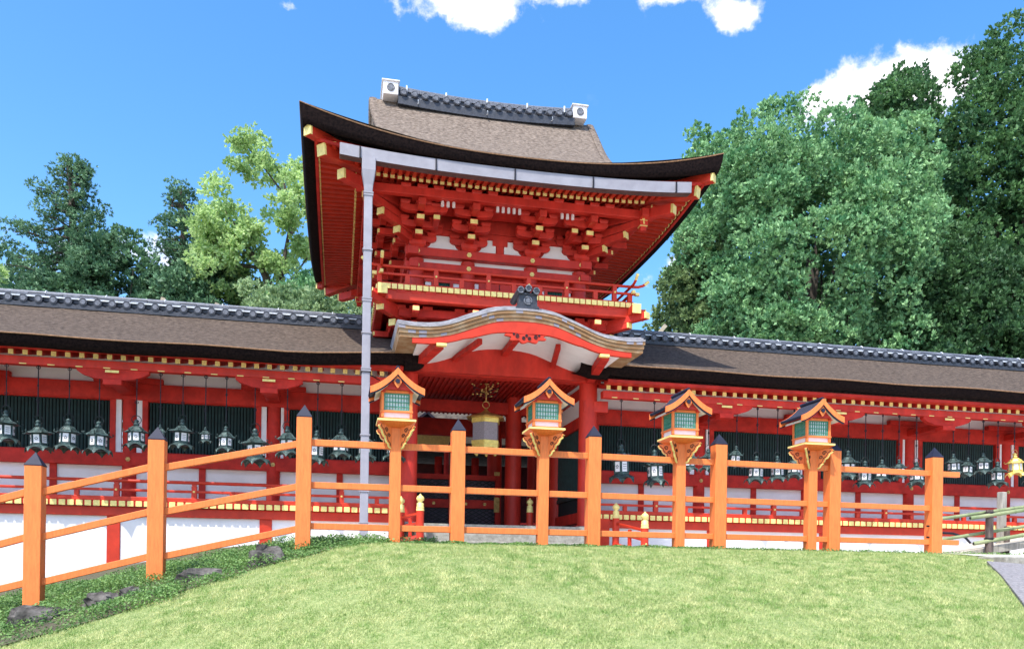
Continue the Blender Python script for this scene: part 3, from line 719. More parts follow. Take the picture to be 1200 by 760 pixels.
# end plates
for bx in ((bl + .02, bl + .19, BY - .255, BY - .24, BZ - .18, BZ + .0), (br - .18, br - .01, BY - .255, BY - .24, BZ - .18, BZ + .0), (br + .18, br + .20, BY + .04, BY + .21, BZ - .19, BZ + .002), (bl - .07, bl - .05, BY + .04, BY + .21, BZ - .19, BZ + .002)):
    B('gilt_end', bx, goldp, .004)
m = M(); m.box(bl + .05, bl + .145, BY - .0, BY + .03, BZ - .005, BZ + .085); gp = m.build('gilt_floor_end', goldp, G, bevel=.005)
for i in range(1, 43): rep(gp, G, (.1135 * i, 0, 0))
m = M(); m.box(bl - .0, bl + .03, BY + .08, BY + .175, BZ - .005, BZ + .085); gp2 = m.build('gilt_floor_end', goldp, G, bevel=.005)
for i in range(1, 40): rep(gp2, G, (0, .16 * i, 0))
# railing
rz = BZ + .09
for nm, a, hh, rr in (('rail_sill', .0, .06, 0), ('middle_rail', .19, .04, 0), ('top_rail', .33, 0, .026)):
    for side in range(3):
        ext = .0 if a == 0 else (.12 if a < .3 else .16)
        m = M()
        if side == 0: p0, p1 = (bl + .06 - ext, BY + .09, rz + a), (br - .06 + ext, BY + .09, rz + a)
        elif side == 1: p0, p1 = (bl + .09, BY + .06 - ext, rz + a + .002), (bl + .09, BYB, rz + a + .002)
        else: p0, p1 = (br - .09, BY + .06 - ext, rz + a + .002), (br - .09, BYB, rz + a + .002)
        if rr:
            P0, P1 = Vector(p0), Vector(p1); d = (P1 - P0).normalized(); up = Vector((0, 0, 1))
            pts = [P0 - d * .14 + up * .11, P0 - d * .05 + up * .04, P0 + d * .05 + up * .006, P0 + d * .2, P1 - d * .2]
            pts += [P1 - d * .05 + up * .006, P1 + d * .05 + up * .04, P1 + d * .14 + up * .11] if side == 0 else [P1]
            m.tube(pts, rr, 10)
            o = m.build(nm, redl, G)
            m = M(); m.tube([P0 - d * .16 + up * .126, P0 - d * .07 + up * .055], rr * 1.15, 10)
            if side == 0: m.tube([P1 + d * .16 + up * .126, P1 + d * .07 + up * .055], rr * 1.15, 10)
            m.build_each('gilt_tip', goldp, o)
        else:
            m.beam(p0, p1, .05 if a else .09, hh); o = m.build(nm, redl, G, bevel=.006)
            if a:
                m = M(); P0, P1 = Vector(p0), Vector(p1); d = (P1 - P0).normalized(); m.beam(P0 - d * .01, P0 + d * .07, .06, .055)
                if side == 0: m.beam(P1 + d * .01, P1 - d * .07, .06, .055)
                m.build_each('gilt_tip', goldp, o)
def rpost(x, y, tall):
    m = M(); h = .285 if tall else .17
    m.box(x - .042, x + .042, y - .042, y + .042, rz + .03, rz + h)
    if tall: m.prism([(x - .03, rz + h), (x + .03, rz + h), (x + .042, rz + h + .03), (x - .042, rz + h + .03)], 'y', y - .04, y + .04)
    o = m.build('rail_post', redl, G, bevel=.005)
    if tall: s = M(); hexstud(s, (x, y - .043, rz + .19), .02); s.build('stud', goldp, o)
for i, dx in enumerate((-2.35, -1.85, -1.33, -.86, -.36, .12, .40, .62, 1.13, 1.70, 2.08, 2.39)): rpost(XC + dx - .03, BY + .09, i % 2 == 0)
for i in range(1, 9):
    for x in (bl + .09, br - .09): rpost(x, BY + .09 + i * .72, i % 2 == 0)

# ---- bracket sets
def bracket(x, y, dx, dy, z0, steps, w=.13, h=.12, rise=.19, reach=.30, lat=.42, name='bracket', drop=0, base=True):
    """stepped bearing-block bracket reaching out along (dx, dy)"""
    m = M(); gm = M(); d = Vector((dx, dy, 0)); L = d.length; d.normalize(); s = Vector((-d.y, d.x, 0)); o = Vector((x, y, z0))
    def blk(c, a, hh):   # bearing block: cube with tapered foot
        for (f, z1, z2) in ((.72, 0, .4), (1.0, .4, 1.0)):
            vs = []
            for (zz, ff) in ((z1, f if z1 == 0 else 1.0), (z2, 1.0)):
                for i, j in ((-1, -1), (1, -1), (1, 1), (-1, 1)): vs.append(c + d * i * a * ff / 2 + s * j * a * ff / 2 + Vector((0, 0, hh * zz)))
            m.add(vs, [(0, 3, 2, 1), (4, 5, 6, 7), (0, 1, 5, 4), (1, 2, 6, 5), (2, 3, 7, 6), (3, 0, 4, 7)], 0)
    def arm(c, ax, half, w, h):   # boat shaped arm (lower corners rounded)
        n = 5; cr = min(.20, half * .6); prof = [(-half, h), (half, h), (half, h * .62)] + [(half - cr * (1 - math.cos(q)), h * .62 * (1 - math.sin(q))) for q in [math.pi / 2 * i / n for i in range(1, n + 1)]]
        prof += [(-half + cr * (1 - math.cos(q)), h * .62 * (1 - math.sin(q))) for q in [math.pi / 2 * i / n for i in range(n, 0, -1)]] + [(-half, h * .62)]
        pv = Vector((-ax.y, ax.x, 0)); vs = [c + ax * a + Vector((0, 0, z)) + pv * t * w / 2 for t in (-1, 1) for a, z in prof]; k = len(prof)
        m.add(vs, [tuple(range(k)), tuple(range(2 * k - 1, k - 1, -1))] + [(i, k + i, k + (i + 1) % k, (i + 1) % k) for i in range(k)], 0)
    if base: blk(o, .32, .13)
    z = .12 if base else 0
    for k in range(steps + 1):
        c = o + d * reach * k * L + Vector((0, 0, z))
        hl = lat * (1 if k < steps else 1.05)
        arm(c + Vector((0, 0, .0)), s, hl, w, h)
        for q in (-1, 0, 1): blk(c + s * q * (hl - .09) + Vector((0, 0, h)), .185, rise - h + .03)
        if k < steps and k < 9:
            e = o + d * (reach * (k + 1) * L + .09) + Vector((0, 0, z)); st = o - d * .1 + Vector((0, 0, z))
            m.beam(st + Vector((0, 0, h / 2)), e + Vector((0, 0, h / 2 + .0)), w * .95, h)
            tip = o + d * (reach * (k + 1) * L + .09) + Vector((0, 0, z + h / 2))
            if k < 2: gm.beam(tip - d * .03, tip + d * .010, w * .97, h * .66)
        z += rise
    b = m.build(name, red, G, bevel=.006, at=(x, y, z0))
    if gm.v: gm.build_each('gilt_cap', goldp, b)
    return b, z0 + z
# balcony supports
for y, dy in ((16.0, -1), (20.6, 1)):
    for dx in (-1.72, -.62, .62, 1.72): bracket(XC + dx, y, 0, dy, 4.02, 2, reach=.36, lat=.34, rise=.18, w=.12, h=.11)
for x, sx in ((XC - 1.80, -1), (XC + 1.80, 1)):
    for y in (17.1, 18.3, 19.5): bracket(x, y, sx, 0, 4.02, 2, reach=.26, lat=.34, rise=.18, w=.12, h=.11)
    for y, sy in ((16.0, -1), (20.6, 1)):
        m = M(); gm = M()
        for k, (r_, z) in enumerate(((.45, 4.14), (.78, 4.32), (1.1, 4.45))):
            a = Vector((x - sx * .1, y - sy * .1, z)); b = Vector((x + sx * r_ * .72, y + sy * r_, z + (.05 if k < 2 else .03))); m.beam(a, b, .13, .13)
            d = (b - a).normalized(); gm.beam(b - d * .02, b + d * .015, .135, .12)
        o = m.build('corner_arm', red, G, bevel=.008); gm.build_each('gilt_cap', goldp, o)
m = M(); m.box(XC - 2.0, XC + 2.0, 15.55, 15.68, 4.33, 4.47); m.box(XC - 2.05, XC + 2.05, 20.9, 21.05, 4.33, 4.47); m.box(XC - 2.1, XC - 2.0, 15.6, 21, 4.33, 4.47); m.box(XC + 2.0, XC + 2.1, 15.6, 21, 4.33, 4.47)
m.build('bracket_purlin', redd, G)

# ---- upper storey body
UY0, UY1 = 16.25, 20.35; ux = (XC - 1.63, XC - .63, XC + .63, XC + 1.63)
B('upper_body', (ux[0], ux[3], UY0 + .03, UY1, 4.77, 7.0), redd, 0)
def ucol(x, y):
    m = M(); m.cyl((x, y, 4.77), (x, y, 5.64), .15, .14, 20); o = m.build('upper_column', red, G, at=(x, y, 4.8)); return o
u0 = ucol(ux[0], UY0)
for x, y in [(x, UY0) for x in ux[1:]] + [(x, UY1) for x in ux] + [(x, y) for x in (ux[0], ux[3]) for y in (17.6, 19.0)]: rep(u0, G, (x - ux[0], y - UY0, 0))
for z0, z1, p, nm in ((5.665, 5.825, .19, 'wall_plate'), (5.42, 5.555, .15, 'tie_beam')):
    for bx in ((ux[0] - .22, ux[3] + .22, UY0 - p, UY0 + .02, z0, z1), (ux[0] - .22, ux[3] + .22, UY1 - .02, UY1 + p, z0, z1), (ux[0] - p, ux[0] + .02, UY0 - .24, UY1 + .24, z0 + .004, z1 - .004), (ux[3] - .02, ux[3] + p, UY0 - .24, UY1 + .24, z0 + .004, z1 - .004)):
        B(nm, bx, red, .01)
st = M()
for x in ux: hexstud(st, (x, UY0 - .19, 5.745), .05); hexstud(st, (x, UY0 - .15, 5.488), .05)
st.build_each('stud', goldp, G)
m = M(); m.box(ux[0] - .0, ux[3] + .0, UY0 - .015, UY0 + .03, 5.555, 5.665); m.box(ux[0] - .015, ux[0] + .02, UY0, UY1, 5.555, 5.665); m.build('plaster_strip', white, G)
for i in (0, 2):
    a, b = ux[i] + .15, ux[i + 1] - .15; cx = (a + b) / 2; w = (b - a) / 2
    m = M(); m.box(a, b, UY0 - .05, UY0 + .02, 5.22, 5.31); m.box(a, b, UY0 - .05, UY0 + .02, 4.80, 4.86)
    for s in (-1, 1): m.box(cx + s * w * .52 - .03, cx + s * w * .52 + .03, UY0 - .05, UY0 + .02, 4.86, 5.22)
    f = m.build('window', red, G)
    m = M()
    for k in range(9): xx = cx - w * .42 + k * w * .105; m.beam((xx, UY0 - .01, 4.86), (xx, UY0 - .01, 5.22), .022, .022, up=(1, 1, 0))
    m.build('lattice', latg, f)
    m = M(); m.box(cx - w * .5, cx + w * .5, UY0 + .005, UY0 + .02, 4.86, 5.22); m.build('dark_backing', latb, f)
    m = M()
    for s in (-1, 1): m.box(cx + s * w * .78 - .055, cx + s * w * .78 + .055, UY0 - .03, UY0 + .015, 4.86, 5.22)
    m.build_each('white_strip', white_s, f)
m = M(); m.box(ux[1] + .22, ux[2] - .22, UY0 - .05, UY0 + .02, 4.8, 5.30); dr = m.build('door', red, G, bevel=.01)
m = M(); m.box(XC - .006, XC + .006, UY0 - .056, UY0 - .05, 4.8, 5.3); m.build('door_gap', latb, dr)
m = M()
for s in (-1, 1): m.box(XC + s * .455 - .04, XC + s * .455 + .04, UY0 - .03, UY0 + .02, 4.86, 5.25)
m.build_each('white_strip', white_s, G)
for s in (0, 3):
    m = M()
    for ya, yb in ((16.5, 17.4), (17.8, 18.8), (19.2, 20.1)): m.box(ux[s] - .02 * (1 if s == 0 else -1) - .02, ux[s] + .02, ya, yb, 4.9, 5.3)
    m.build_each('side_plaster', white, G)
# plaster fields with struts between the brackets
m = M(); m.box(ux[0] - .02, ux[3] + .02, UY0 - .03, UY0 + .02, 5.826, 6.36); m.build('bracket_wall', redd, G)
for (a, b, sp) in ((ux[0], ux[1], 0), (ux[1], ux[2], 1), (ux[2], ux[3], 0)):
    cx = (a + b) / 2; hw = (b - a) / 2 - .17
    def shape(l, r, lo, ro):      # white panel with shouldered sides; lo / ro say which sides curve in
        L_ = [(l, 5.83)] + ([(l + .02, 5.87), (l + .07, 5.91), (l + .10, 5.96), (l + .11, 6.03), (l + .145, 6.09), (l + .19, 6.12)] if lo else [(l, 6.08), (l + .04, 6.12)])
        R_ = [(r, 5.83)] + ([(r - .02, 5.87), (r - .07, 5.91), (r - .10, 5.96), (r - .11, 6.03), (r - .145, 6.09), (r - .19, 6.12)] if ro else [(r, 6.08), (r - .04, 6.12)])
        return L_ + R_[::-1]
    for (l, r, lo, ro) in ([(cx - hw, cx - .085, 1, 0), (cx + .085, cx + hw, 0, 1)] if sp else [(cx - hw, cx + hw, 1, 1)]):
        m = M(); m.prism(shape(l, r, lo, ro), 'y', UY0 - .045, UY0 - .028); m.build('plaster_panel', white, G)
m = M(); m.box(ux[0] - .03, ux[0] + .02, UY0, UY1, 5.826, 6.36); m.box(ux[3] - .02, ux[3] + .03, UY0, UY1, 5.826, 6.36); m.build('plaster_band', white, G)
m = M(); m.box(ux[0] - .1, ux[3] + .1, UY0 - .06, UY0 + .03, 6.14, 6.235); m.box(ux[0] - .1, ux[3] + .1, UY0 - .07, UY0 + .03, 6.24, 6.5); m.box(XC - .07, XC + .07, UY0 - .06, UY0, 5.825, 6.15); m.box(XC - .15, XC + .15, UY0 - .07, UY0, 6.02, 6.14)
m.build('wall_purlin', red, G, bevel=.006)
BZ0 = 5.828
for x in ux:
    for y, dy in ((UY0 - .05, -1), (UY1 + .05, 1)): bracket(x, y, 0, dy, BZ0, 3, reach=.305, lat=.37, rise=.163, w=.14, h=.118)
for x in (ux[0] + .30, ux[3] - .30): bracket(x, UY0 - .05, 0, -1, BZ0 + .30, 1, reach=.61, lat=.20, rise=.165, w=.12, h=.115, base=False)
for x, sx in ((ux[0] - .05, -1), (ux[3] + .05, 1)):
    for y in (UY0 + .15, 17.6, 19.0, UY1 - .15): bracket(x, y, sx, 0, BZ0, 3, reach=.30, lat=.34, rise=.165, w=.125, h=.115)
# diagonal corner arms and tail rafters
for x, sx in ((ux[0], -1), (ux[3], 1)):
    for y, sy in ((UY0, -1), (UY1, 1)):
        m = M(); gm = M()
        for r_, z, zz in ((.42, 5.95, 6.02), (.74, 6.10, 6.20), (1.02, 6.25, 6.38)):
            a = Vector((x, y, z)); b = Vector((x + sx * r_, y + sy * r_, zz)); m.beam(a, b, .14, .13); d = (b - a).normalized(); gm.beam(b - d * .03, b + d * .012, .145, .125)
        a = Vector((x, y, 6.55)); b = Vector((x + sx * 1.45, y + sy * 1.40, 6.50)); m.beam(a, b, .16, .18); d = (b - a).normalized(); gm.beam(b - d * .035, b + d * .012, .165, .165)
        c = Vector((x + sx * .98, y + sy * .98, 6.20)); 
        for k in range(4): m.beam(c + Vector((0, 0, .10 * k)), c + Vector((0, 0, .10 * k + .085)), .12 + .05 * (k % 2), .12 + .05 * (k % 2), up=(1, 0, 0)); gm.beam(c + Vector((0, 0, .10 * k + .085)), c + Vector((0, 0, .10 * k + .099)), .15, .15, up=(1, 0, 0))
        o = m.build('corner_arm', red, G, bevel=.008); gm.build_each('gilt_cap', goldp, o)
        # hip rafters: base and flying
        EX, EY = XC + sx * 3.76, (14.2 if sy < 0 else 22.4)
        m = M(); gm = M()
        a = Vector((x - sx * .2, y - sy * .2, 7.02)); b = Vector((x + sx * 1.78, y + sy * 1.72, 6.72)); m.beam(a, b, .17, .20); d = (b - a).normalized(); gm.beam(b - d * .03, b + d * .015, .18, .19)
        a2 = Vector((x + sx * 1.1, y + sy * 1.05, 6.93)); b2 = Vector((x + sx * 2.00, y + sy * 1.92, 6.93)); m.beam(a2, b2, .15, .17); d = (b2 - a2).normalized(); gm.beam(b2 - d * .03, b2 + d * .015, .16, .165)
        o = m.build('hip_rafter', redl, G, bevel=.01); gm.build_each('gilt_cap', goldp, o)
# eave purlins carried by the brackets
PLX0, PLX1, PLY0, PLY1 = ux[0] - .97, ux[3] + .97, UY0 - .97, UY1 + .97
for bx in ((PLX0 - .22, PLX1 + .22, PLY0 - .07, PLY0 + .07, 6.43, 6.585), (PLX0 - .22, PLX1 + .22, PLY1 - .07, PLY1 + .07, 6.43, 6.585), (PLX0 - .07, PLX0 + .07, PLY0 - .22, PLY1 + .22, 6.425, 6.58), (PLX1 - .07, PLX1 + .07, PLY0 - .22, PLY1 + .22, 6.425, 6.58)): B('eave_purlin', bx, red, .012)
m = M(); gm = M()
# soffit boards of the bracket zone with the row of white pegs
m.beam((XC, PLY0 + .02, 6.52), (XC, UY0 - .3, 6.42), 3.6, .03); m.build('bracket_soffit', redd, G)
for a, n in ((ux[0] + .49, 3), (XC - .0, 5), (ux[3] - .49, 3)):
    for i in range(n): gm.lathe((a + (i - (n - 1) / 2) * .105, PLY0 + .09, 6.335), [(.03, 0), (.03, .09), (.012, .115)], 8)
gm.build_each('white_peg', white_s, G)

# ---- main roof
EXH, EY0, EY1 = 3.76, 14.2, 22.4; RYC = 18.3; GX = 2.46
def rtop(t): return .50 * abs(t) ** 2.4
def rbot(t): return .34 * abs(t) ** 2.6
def Pf(d): return .36 * d + .0875 * d * d
def edge_t(x, y):   # rise near the corners, measured on the closer edge
    tx = (x - XC) / EXH; ty = (y - RYC) / 4.1
    return tx, ty
def ztop(x, y):
    dx = EXH - abs(x - XC); dy = 4.1 - abs(y - RYC); tx, ty = (x - XC) / EXH, (y - RYC) / 4.1
    gable = abs(x - XC) <= GX
    d = dy if gable else min(dx, dy)
    d = max(d, 0)
    lift = max(rtop(tx) * math.exp(-dy / .9), rtop(ty) * math.exp(-dx / .9))
    return 6.83 + Pf(d) + lift
xsr = sorted(set([XC + s * v for s in (-1, 1) for v in [0, .5, 1, 1.5, 2, 2.3, GX, GX + .001] + [GX + .1 + .1 * i for i in range(12)] + [EXH]]))
ysr = [14.2 + 8.2 * i / 82 for i in range(83)]
def taper(x, y):     # the gable narrows a little towards the eave
    k = min(1, abs(y - RYC) / 2.4); a = abs(x - XC); w = 1 if a <= GX + .01 else max(0, (EXH - a) / (EXH - GX)); return XC + (x - XC) * (1 - .085 * k * k * (3 - 2 * k) * w)
m = M(); nx, ny = len(xsr), len(ysr)
m.v = [(taper(x, y), y, ztop(x, y)) for y in ysr for x in xsr]; m.f = [(j * nx + i, j * nx + i + 1, (j + 1) * nx + i + 1, (j + 1) * nx + i) for j in range(ny - 1) for i in range(nx - 1)]
m.m = [0] * len(m.f); m.s = [abs(xsr[i] - XC) < GX - .0005 and abs(xsr[i + 1] - XC) <= GX or min(abs(xsr[i] - XC), abs(xsr[i + 1] - XC)) > GX for j in range(ny - 1) for i in range(nx - 1)]
RF = m.build('roof', thatch_t, G, fix=False)
for s in (-1, 1):     # gable walls closing the upper roof, thatch verge with its own thickness
    m = M(); pts = []; yy = [15.4 + (20.8 + .4 - 15.0) * i / 28 for i in range(29)]
    up = [(y, 6.83 + Pf(max(0, 4.1 - abs(y - RYC))) + .02) for y in [15.2 + 6.2 * i / 30 for i in range(31)]]
    m.prism([(y, z - .12) for y, z in up[2:-2]] + [(20.9, 7.2), (15.7, 7.2)], 'x', XC + s * (GX - .48), XC + s * (GX - .54)); m.build('gable_wall', redd, G)
    m = M(); n = len(up)
    vs = []
    for (dx, dz) in ((-.10, .0), (-.02, .012), (.05, .0), (.07, -.06), (.03, -.20), (-.36, -.22)): vs += [(taper(XC + s * GX, y) + s * dx, y, z + dz) for y, z in up]
    m.add(vs, [(k * n + i, k * n + i + 1, (k + 1) * n + i + 1, (k + 1) * n + i) for k in range(5) for i in range(n - 1)], 0, True); m.build('verge', thatch_t, RF, fix=False)
# cut edge of the eaves, all four sides
m = M(); rim = M()
def edge_pts(side, n=40):
    P = []
    for i in range(n + 1):
        t = -1 + 2 * i / n
        if side in (0, 2): x, y = XC + t * EXH, (EY0 if side == 0 else EY1)
        else: x, y = (XC - EXH if side == 1 else XC + EXH), RYC + t * 4.1
        P.append((x, y, t))
    return P
for side in range(4):
    inw = {0: (0, 1), 1: (1, 0), 2: (0, -1), 3: (-1, 0)}[side]; P = edge_pts(side); n = len(P)
    prof = [(0, 0), (.006, .25), (.03, .7), (.06, 1.0), (.30, 1.0), (.5, .62)]
    vs = []
    for (o, f) in prof:
        for x, y, t in P:
            zt, zb = 6.83 + rtop(t), 6.665 + rbot(t); oo = min(o, 99)
            px, py = x + inw[0] * oo, y + inw[1] * oo     # mitre at corners
            if inw[0] == 0: px = XC + (px - XC) * (EXH - oo) / EXH
            else: py = RYC + (py - RYC) * (4.1 - oo) / 4.1
            vs.append((px, py, zt + (zb - zt) * f + (.03 if o >= .3 and f == 1 else 0)))
    m.add(vs, [(k * n + i, k * n + i + 1, (k + 1) * n + i + 1, (k + 1) * n + i) for k in range(len(prof) - 1) for i in range(n - 1)], 0, True)
    rim.tube([(x, y, 6.83 + rtop(t) - .008) for x, y, t in P], .011, 5)
m.build('eave_edge', thatch_e, RF, fix=False); rim.build('eave_rim', thatch_r, RF)
# soffit boarding: a surface above the rafters
def zs(x, y, a):      # underside height, a = extra above the bottom line
    dx = EXH - abs(x - XC); dy = 4.1 - abs(y - RYC); tx, ty = (x - XC) / EXH, (y - RYC) / 4.1
    d = min(dx, dy); lift = max(rbot(tx) * math.exp(-max(0, dy - .2) / 1.0), rbot(ty) * math.exp(-max(0, dx - .2) / 1.0))
    return 6.615 + .04 * min(d, .95) + .235 * max(0, d - .95) + lift * .9 + a
m = M(); X_ = [XC - 3.5 + 7.0 * i / 70 for i in range(71)]; Y_ = [14.45 + 7.7 * i / 77 for i in range(78)]
m.v = [(x, y, zs(x, y, .075)) for y in Y_ for x in X_]; m.f = [(j * 71 + i, j * 71 + i + 1, (j + 1) * 71 + i + 1, (j + 1) * 71 + i) for j in range(77) for i in range(70)]; m.m = [0] * len(m.f); m.s = [True] * len(m.f)
m.build('soffit', redd, G, fix=False)
# eave boards following the edge, under the thatch
m = M()
for side in range(4):
    P = edge_pts(side); inw = {0: (0, 1), 1: (1, 0), 2: (0, -1), 3: (-1, 0)}[side]
    for (o, hh, zz) in ((.26, .05, .0), (1.05, .05, .02)):
        pts = []
        for x, y, t in P:
            if abs(t) > 1: continue
            px, py = x + inw[0] * o, y + inw[1] * o
            if inw[0] == 0: px = XC + (px - XC) * (EXH - o) / EXH
            else: py = RYC + (py - RYC) * (4.1 - o) / 4.1
            pts.append(Vector((px, py, zs(px, py, zz - .005))))
        k_ = len(pts); vs = [q_ + Vector((inw[0] * s_ * .025, inw[1] * s_ * .025, t_ * hh / 2)) for s_, t_ in ((-1, -1), (1, -1), (1, 1), (-1, 1)) for q_ in pts]
        m.add(vs, [(j_ * k_ + i_, j_ * k_ + i_ + 1, ((j_ + 1) % 4) * k_ + i_ + 1, ((j_ + 1) % 4) * k_ + i_) for j_ in range(4) for i_ in range(k_ - 1)])
m.build_each('eave_board', redd, G)
# rafters
def rafters(kind, o0, o1, w, h, dz, cap):
    rows = []
    for side in (0, 1, 3, 2):
        sp = .128 if side in (0, 2) else .172; w_ = w if side in (0, 2) else w * 1.4
        half = EXH if side in (0, 2) else 4.1; n = int((half - .32) / sp)
        for i in range(-n, n + 1):
            t = i * sp
            lim = half - abs(t) - .10
            a, b = o0, min(o1, lim)
            if b < a + .12: continue
            if side in (0, 2):
                s = 1 if side == 0 else -1; y = EY0 if side == 0 else EY1; A = (XC + t, y + s * a); B2 = (XC + t, y + s * b)
            else:
                s = 1 if side == 1 else -1; x = XC - EXH if side == 1 else XC + EXH; A = (x + s * a, RYC + t); B2 = (x + s * b, RYC + t)
            rows.append((side, w_, Vector((*A, zs(*A, dz))), Vector((*B2, zs(*B2, dz)))))
    front = [r for r in rows if r[0] == 0]; sides = sorted([r for r in rows if r[0] in (1, 3)], key=lambda r: (r[2].y))
    ind = front + sides[:100 - len(front)]; rest = sides[100 - len(front):] + [r for r in rows if r[0] == 2]
    for r in ind:
        w = r[1]; m = M(); m.beam(r[2], r[3], w, h); o = m.build(kind, redl if cap else red, G, fix=False)
        if cap:
            d = (r[3] - r[2]).normalized(); g_ = M(); g_.beam(r[2] - d * .006, r[2] + d * .02, w * 1.04, h * 1.02); g_.build('gilt_end', goldp, o, fix=False)
    m = M(); gm = M()
    for r in rest:
        w = r[1]; m.beam(r[2], r[3], w, h); d = (r[3] - r[2]).normalized()
        if cap: gm.beam(r[2] - d * .006, r[2] + d * .02, w * 1.04, h * 1.02)
    o = m.build(kind + '_rows', redl if cap else red, G, kind='stuff', fix=False)
    if cap: gm.build('gilt_ends', goldp, o, kind='stuff', fix=False)
rafters('flying_rafter', .30, 1.04, .066, .06, .03, True)
rafters('base_rafter', .94, 2.6, .070, .085, .012, True)
# ridge with tile row and white end boxes
m = M(); xa, xb = XC - 1.92, XC + 1.98; z0 = 9.54
def sag(x): t = (x - XC) / 2.2; return .10 * t * t
n = 34
for i in range(n):
    x0, x1 = xa + (xb - xa) * i / n, xa + (xb - xa) * (i + 1) / n; s_ = sag((x0 + x1) / 2)
    m.box(x0, x1, RYC - .34, RYC + .34, z0 + s_ - .06, z0 + s_ + .10, 0); m.box(x0, x1, RYC - .22, RYC + .22, z0 + s_ + .10, z0 + s_ + .27, 0)
    for k in range(3): m.box(x0 + .003, x1 - .003, RYC - .25 + .02 * k, RYC + .25 - .02 * k, z0 + s_ + .27 + .035 * k, z0 + s_ + .30 + .035 * k, 3)
    m.cyl((x0, RYC, z0 + sag(x0) + .385), (x1, RYC, z0 + sag(x1) + .385), .10, n=12, mi=3)
for i in range(17):
    x = xa + .12 + i * (xb - xa - .24) / 16
    for s in (-1, 1):
        m.cyl((x, RYC + s * .38, z0 + sag(x) + .19), (x, RYC + s * .2, z0 + sag(x) + .20), .075, n=14, mi=3); m.torus((x, RYC + s * .38, z0 + sag(x) + .19), .058, .012, 'y', 12, 4, 3)
        if i < 16: m.prism([(x + .07, z0 + sag(x) + .12), (x + .18, z0 + sag(x) + .12), (x + .125, z0 + sag(x) + .09)], 'y', RYC + s * .29, RYC + s * .33, 3)
RD = m.build('ridge', [tile, tile, mortar, tile_l], RF)
m = M()
for x in (XC - 1.75, XC - .9, XC, XC + .9, XC + 1.75): m.box(x, x + .03, RYC - .26, RYC - .225, z0 + sag(x) + .26, z0 + sag(x) + .40)
for x in (XC - 1.5, XC, XC + 1.45): m.tube([(x, RYC - .34, z0 + sag(x) - .0), (x, RYC - .44, z0 + sag(x) - .02), (x, RYC - .44, z0 + sag(x) + .04)], .012, 6)
m.build_each('ridge_clip', mortar, RD)
for x in (XC - 2.08, XC + 2.10):
    m = M(); s_ = .08; m.box(x - .16, x + .16, RYC - .36, RYC + .36, z0 + s_ + .10, z0 + s_ + .37); m.box(x - .19, x + .19, RYC - .39, RYC + .39, z0 + s_ + .37, z0 + s_ + .40)
    bxo = m.build('ridge_end_box', white_s, RD, bevel=.012)
    m = M(); m.cyl((x, RYC - .375, z0 + s_ + .24), (x, RYC - .36, z0 + s_ + .24), .055, n=14); m.torus((x, RYC - .37, z0 + s_ + .24), .075, .01, 'y', 14, 4); m.build('crest', tile_l, bxo)
# gutter and downpipe
def gz(x): t = (x - XC) / 3.2; return .075 * t * t + .05 * t * t * t * t
GU = M(); n = 16; ga, gb = XC - 3.10, XC + 3.18
for i in range(n):
    x0, x1 = ga + (gb - ga) * i / n, ga + (gb - ga) * (i + 1) / n; a, b = 6.46 + gz(x0), 6.46 + gz(x1)
    GU.add([(x0, 14.29, a), (x1, 14.29, b), (x1, 14.28, b + .19), (x0, 14.28, a + .19)], [(0, 1, 2, 3)], 0)
    GU.add([(x0, 14.47, a), (x1, 14.47, b), (x1, 14.48, b + .19), (x0, 14.48, a + .19)], [(3, 2, 1, 0)], 0)
    GU.add([(x0, 14.29, a), (x1, 14.29, b), (x1, 14.47, b), (x0, 14.47, a)], [(3, 2, 1, 0)], 1)
for x in (ga, gb): GU.add([(x, 14.29, 6.46 + gz(x)), (x, 14.47, 6.46 + gz(x)), (x, 14.48, 6.645 + gz(x)), (x, 14.28, 6.645 + gz(x))], [(0, 1, 2, 3)], 0)
GT = GU.build('gutter', [pipe, pipe_d], G, fix=False)
md = GT.modifiers.new('thick', 'SOLIDIFY'); md.thickness = .006
m = M()
for x in (.27, 1.55, 2.93, 4.35, 5.92): m.box(x - .012, x + .012, 14.262, 14.28, 6.46 + gz(x), 6.645 + gz(x)); m.beam((x, 14.275, 6.46 + gz(x)), (x - .02, 14.62, 6.60 + gz(x)), .022, .02)
m.build_each('gutter_hanger', iron, GT)
m = M(); px, py = .418, 14.38
m.lathe((px, py, 0), [(.115, 5.95), (.115, 6.20)], 4, rot=math.pi / 4, sm=False)
m.v = []; m.f = []; m.m = []; m.s = []
def sq(r, z): return (r * 1.414, z)
m.lathe((px, py, 0), [sq(.07, -.05), sq(.07, 6.0), sq(.075, 6.12), sq(.115, 6.36), sq(.115, 6.56)], 4, rot=math.pi / 4, sm=False)
DP = m.build('downpipe', pipe, G, fix=False, bevel=.012)
m = M()
for z in (5.98, 5.02, 4.2, 3.62, 3.02, 1.9, .95, .42): m.lathe((px, py, z), [sq(.084, 0), sq(.084, .022)], 4, rot=math.pi / 4, sm=False)
for z in (5.94, 4.16, 2.98): m.lathe((px, py, z), [sq(.079, 0), sq(.079, .03)], 4, rot=math.pi / 4, sm=False)
m.build_each('pipe_band', pipe, DP)
m = M(); m.beam((px, 14.45, 2.99), (.7, 15.5, 3.1), .015, .015); m.lathe((px, py, 2.965), [sq(.086, 0), sq(.086, .012)], 4, rot=math.pi / 4, sm=False); m.build('pipe_bracket', iron, DP)

